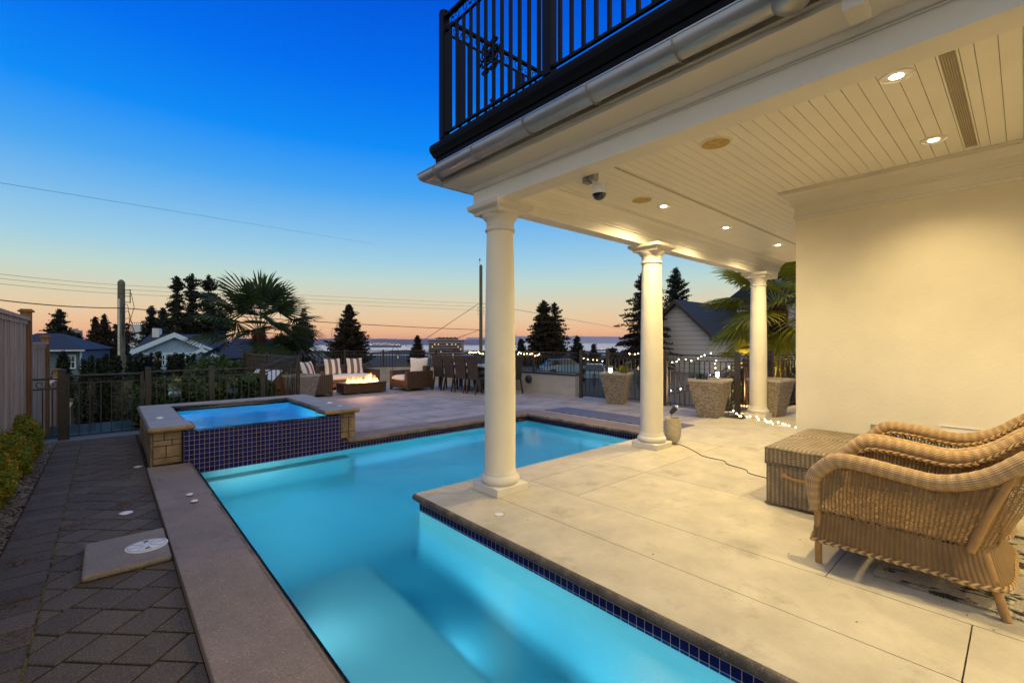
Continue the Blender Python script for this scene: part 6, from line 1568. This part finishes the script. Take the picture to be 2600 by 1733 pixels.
# white block far behind
d = 220.0; p, yw, s = hframe(345, d, 0); h4 = thing('apartment_block', p, 'pale blue apartment tower with a lit top floor behind the gabled house', 'apartment block', None, yw)
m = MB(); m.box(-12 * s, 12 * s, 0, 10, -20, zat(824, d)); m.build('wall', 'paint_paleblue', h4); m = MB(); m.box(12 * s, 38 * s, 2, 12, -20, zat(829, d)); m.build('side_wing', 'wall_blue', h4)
m = MB(); m.box(-10 * s, 26 * s, 1, 9, zat(824, d) + .05, zat(818, d)); m.build('penthouse', 'tower_wall', h4)
m = MB()
for k in range(6): m.box((-8 + k * 5) * s, (-5.5 + k * 5) * s, .9, .98, zat(823, d), zat(820, d))
m.build('lit_window', 'window_lit', h4)
m = MB()
for f in range(5):
    for k in range(3): m.box((16 + k * 7) * s, (20 + k * 7) * s, 1.9, 1.99, zat(838 + f * 7, d), zat(834 + f * 7, d))
m.build('window', 'dark_glass', h4)
d = 300.0; p, yw, s = hframe(187, d, 0); h5 = thing('apartment_block', p, 'dark low apartment block beside the far left fir', 'apartment block', None, yw)
m = MB(); m.box(-16 * s, 14 * s, 0, 12, -30, zat(838, d)); m.box(-8 * s, 6 * s, 2, 8, zat(838, d), zat(834, d)); m.build('wall', 'tower_wall', h5)
# right grey gable, face in the plane X = 28
h6 = thing('gabled_house', (28, 15.1, 0), 'grey clapboard house with a dark steep gable beyond the right fence', 'house')
m = MB(); o6 = (28, 15.1, 0); zp = 4.0; sl6 = .94
P = [(28, 13.0, zp - 2.1 * sl6), (28, 15.1, zp), (28, 19.2, zp - 4.1 * sl6), (28, 19.2, -.55), (28, 13.0, -.55)]
m.poly(P); m.quad((28, 13, -.55), (38, 13, -.55), (38, 13, zp - 2.1 * sl6), (28, 13, zp - 2.1 * sl6)); m.quad((28, 19.2, -.55), (38, 19.2, -.55), (38, 19.2, .1), (28, 19.2, .1)); m.build('wall', 'siding_grey', h6, origin=o6)
m = MB(); m.box(28.05, 38, 13.05, 19.1, -6, -.56); m.build('basement_wall', 'tower_wall', h6, origin=o6)
m = MB()
def slab(m, ya, za, yb, zb, x0=27.6, x1=40, th=.14):
    i = len(m.v); m.v += [(x, y, z + dz) for x in (x0, x1) for (y, z, dz) in ((ya, za, 0), (yb, zb, 0), (yb, zb, th), (ya, za, th))]
    for f in ((0, 1, 2, 3), (7, 6, 5, 4), (0, 4, 5, 1), (1, 5, 6, 2), (2, 6, 7, 3), (3, 7, 4, 0)): m.face([i + q for q in f])
slab(m, 15.1, zp + .03, 12.5, zp + .03 - 2.6 * sl6); slab(m, 15.1, zp + .03, 19.9, zp + .03 - 4.8 * sl6); m.build('roof', 'roof_tiles', h6, origin=o6)
m = MB(); slab(m, 15.1, zp - .10, 12.5, zp - .10 - 2.6 * sl6, 27.5, 27.6, .28); slab(m, 15.1, zp - .10, 19.9, zp - .10 - 4.8 * sl6, 27.5, 27.6, .28); mat_plain('barge_brown', (.06, .045, .04), .8); m.build('bargeboard', 'barge_brown', h6, origin=o6)
h7 = thing('upper_house', (38, 12, 0), 'taller dark roofed house rising behind the palm at the right', 'house'); m = MB(); m.box(36, 46, 4, 14.6, -6, 4.4); m.build('wall', 'siding_grey', h7, origin=(38, 12, 0)); m = MB()
def roofx(m, x0, x1, y0, y1, ze, zr, yr):
    i = len(m.v); m.v += [(x0, y0, ze), (x1, y0, ze), (x1, yr, zr), (x0, yr, zr), (x0, y1, ze), (x1, y1, ze)]
    for f in ((0, 1, 2, 3), (5, 4, 3, 2), (0, 3, 4), (1, 5, 2)): m.face([i + q for q in f])
roofx(m, 35.4, 47, 3.4, 15.6, 4.3, 8.6, 9.5); m.build('roof', 'roof_tiles', h7, origin=(38, 12, 0))
# vehicles on the street below the right railing
def car(u, d, z, yaw, label, mat):
    p = wpt(u, d, z); t = thing('parked_car', p, label, 'car', None, yaw); m = MB(); sec = [(-2.1, .35, .78), (-1.9, .28, .92), (-1.0, .25, .98), (.9, .25, .95), (1.9, .28, .82), (2.15, .38, .68)]; n = 6
    for x, zl, zu in sec:
        w_ = .84 if abs(x) < 1.9 else .72; m.v += [(x, -w_, zl), (x, -w_ * 1.02, (zl + zu) / 2), (x, -w_ * .92, zu), (x, w_ * .92, zu), (x, w_ * 1.02, (zl + zu) / 2), (x, w_, zl)]
    for k in range(len(sec) - 1):
        for j in range(6): m.face((k * 6 + j, k * 6 + (j + 1) % 6, k * 6 + 6 + (j + 1) % 6, k * 6 + 6 + j))
    m.face(range(6)); m.face([30 + k for k in range(6)][::-1]); m.build('body', mat, t, smooth=True)
    m = MB(); m.prism([(-1.35, -.62), (.35, -.62), (.35, .62), (-1.35, .62)], 1.38, 1.43); m.build('roof', mat, t, bevel=.02)
    m = MB(); A = [(-1.95, -.76, .93), (1.05, -.76, .95), (1.05, .76, .95), (-1.95, .76, .93)]; B = [(-1.35, -.6, 1.385), (.35, -.6, 1.385), (.35, .6, 1.385), (-1.35, .6, 1.385)]
    for k in range(4): m.quad(A[k], A[(k + 1) % 4], B[(k + 1) % 4], B[k])
    m.build('window', 'dark_glass', t)
    for x in (-1.35, 1.35):
        for y in (-.8, .8):
            m = MB(); m.lathe([(.0, -.1), (.30, -.1), (.33, -.06), (.33, .06), (.30, .1), (0, .1)], M=Matrix.Translation((x, y, .33)) @ Matrix.Rotation(PI / 2, 4, 'X'), n=20); m.build('wheel', 'black_plastic', t, smooth=True)
car(1436, 38, zat(954, 38), -.5, 'pale silver car seen through the railing right of the nearest column', 'car_paint')
car(1512, 38, zat(966, 38), .6, 'blue car seen through the fence behind the solar lantern planter', 'car_paint')

# blue lidded wooden box behind the sloping fence
t = thing('garden_box', (2.62, 10.9, 0), 'wooden box with a sloping pale blue lid behind the sloping fence section', 'box', None, .35)
m = MB(); i = 0; P_ = [(-.28, 0), (.28, 0), (.28, .52), (.02, .78), (-.28, .50)]
m.v = [(x, -.42, z) for x, z in P_] + [(x, .42, z) for x, z in P_]; m.face((0, 1, 2, 3, 4)); m.face((9, 8, 7, 6, 5))
for k in (0, 1, 4): m.face((k, (k + 1) % 5, (k + 1) % 5 + 5, k + 5))
m.build('body', 'cedar_post', t); m = MB(); m.quad((-.30, -.45, .505), (.02, -.45, .80), (.02, .45, .80), (-.30, .45, .505)); m.quad((.02, -.45, .80), (.30, -.45, .535), (.30, .45, .535), (.02, .45, .80)); m.build('lid', 'paint_paleblue', t)

# thin evening haze : one closed volume round camera and scene
m = MB(); m.box(-48000, 48000, -48000, 48000, -64, 130)
hz = bpy.data.materials.new('haze_air'); hz.use_nodes = True; nt = hz.node_tree; nt.nodes.clear(); oo = nt.nodes.new('ShaderNodeOutputMaterial'); pv = nt.nodes.new('ShaderNodeVolumePrincipled')
pv.inputs['Color'].default_value = (.82, .80, .90, 1); pv.inputs['Density'].default_value = .5 / 16000; nt.links.new(pv.outputs[0], oo.inputs['Volume']); MATS['haze_air'] = hz
tag(m.build('haze', 'haze_air'), kind='stuff')
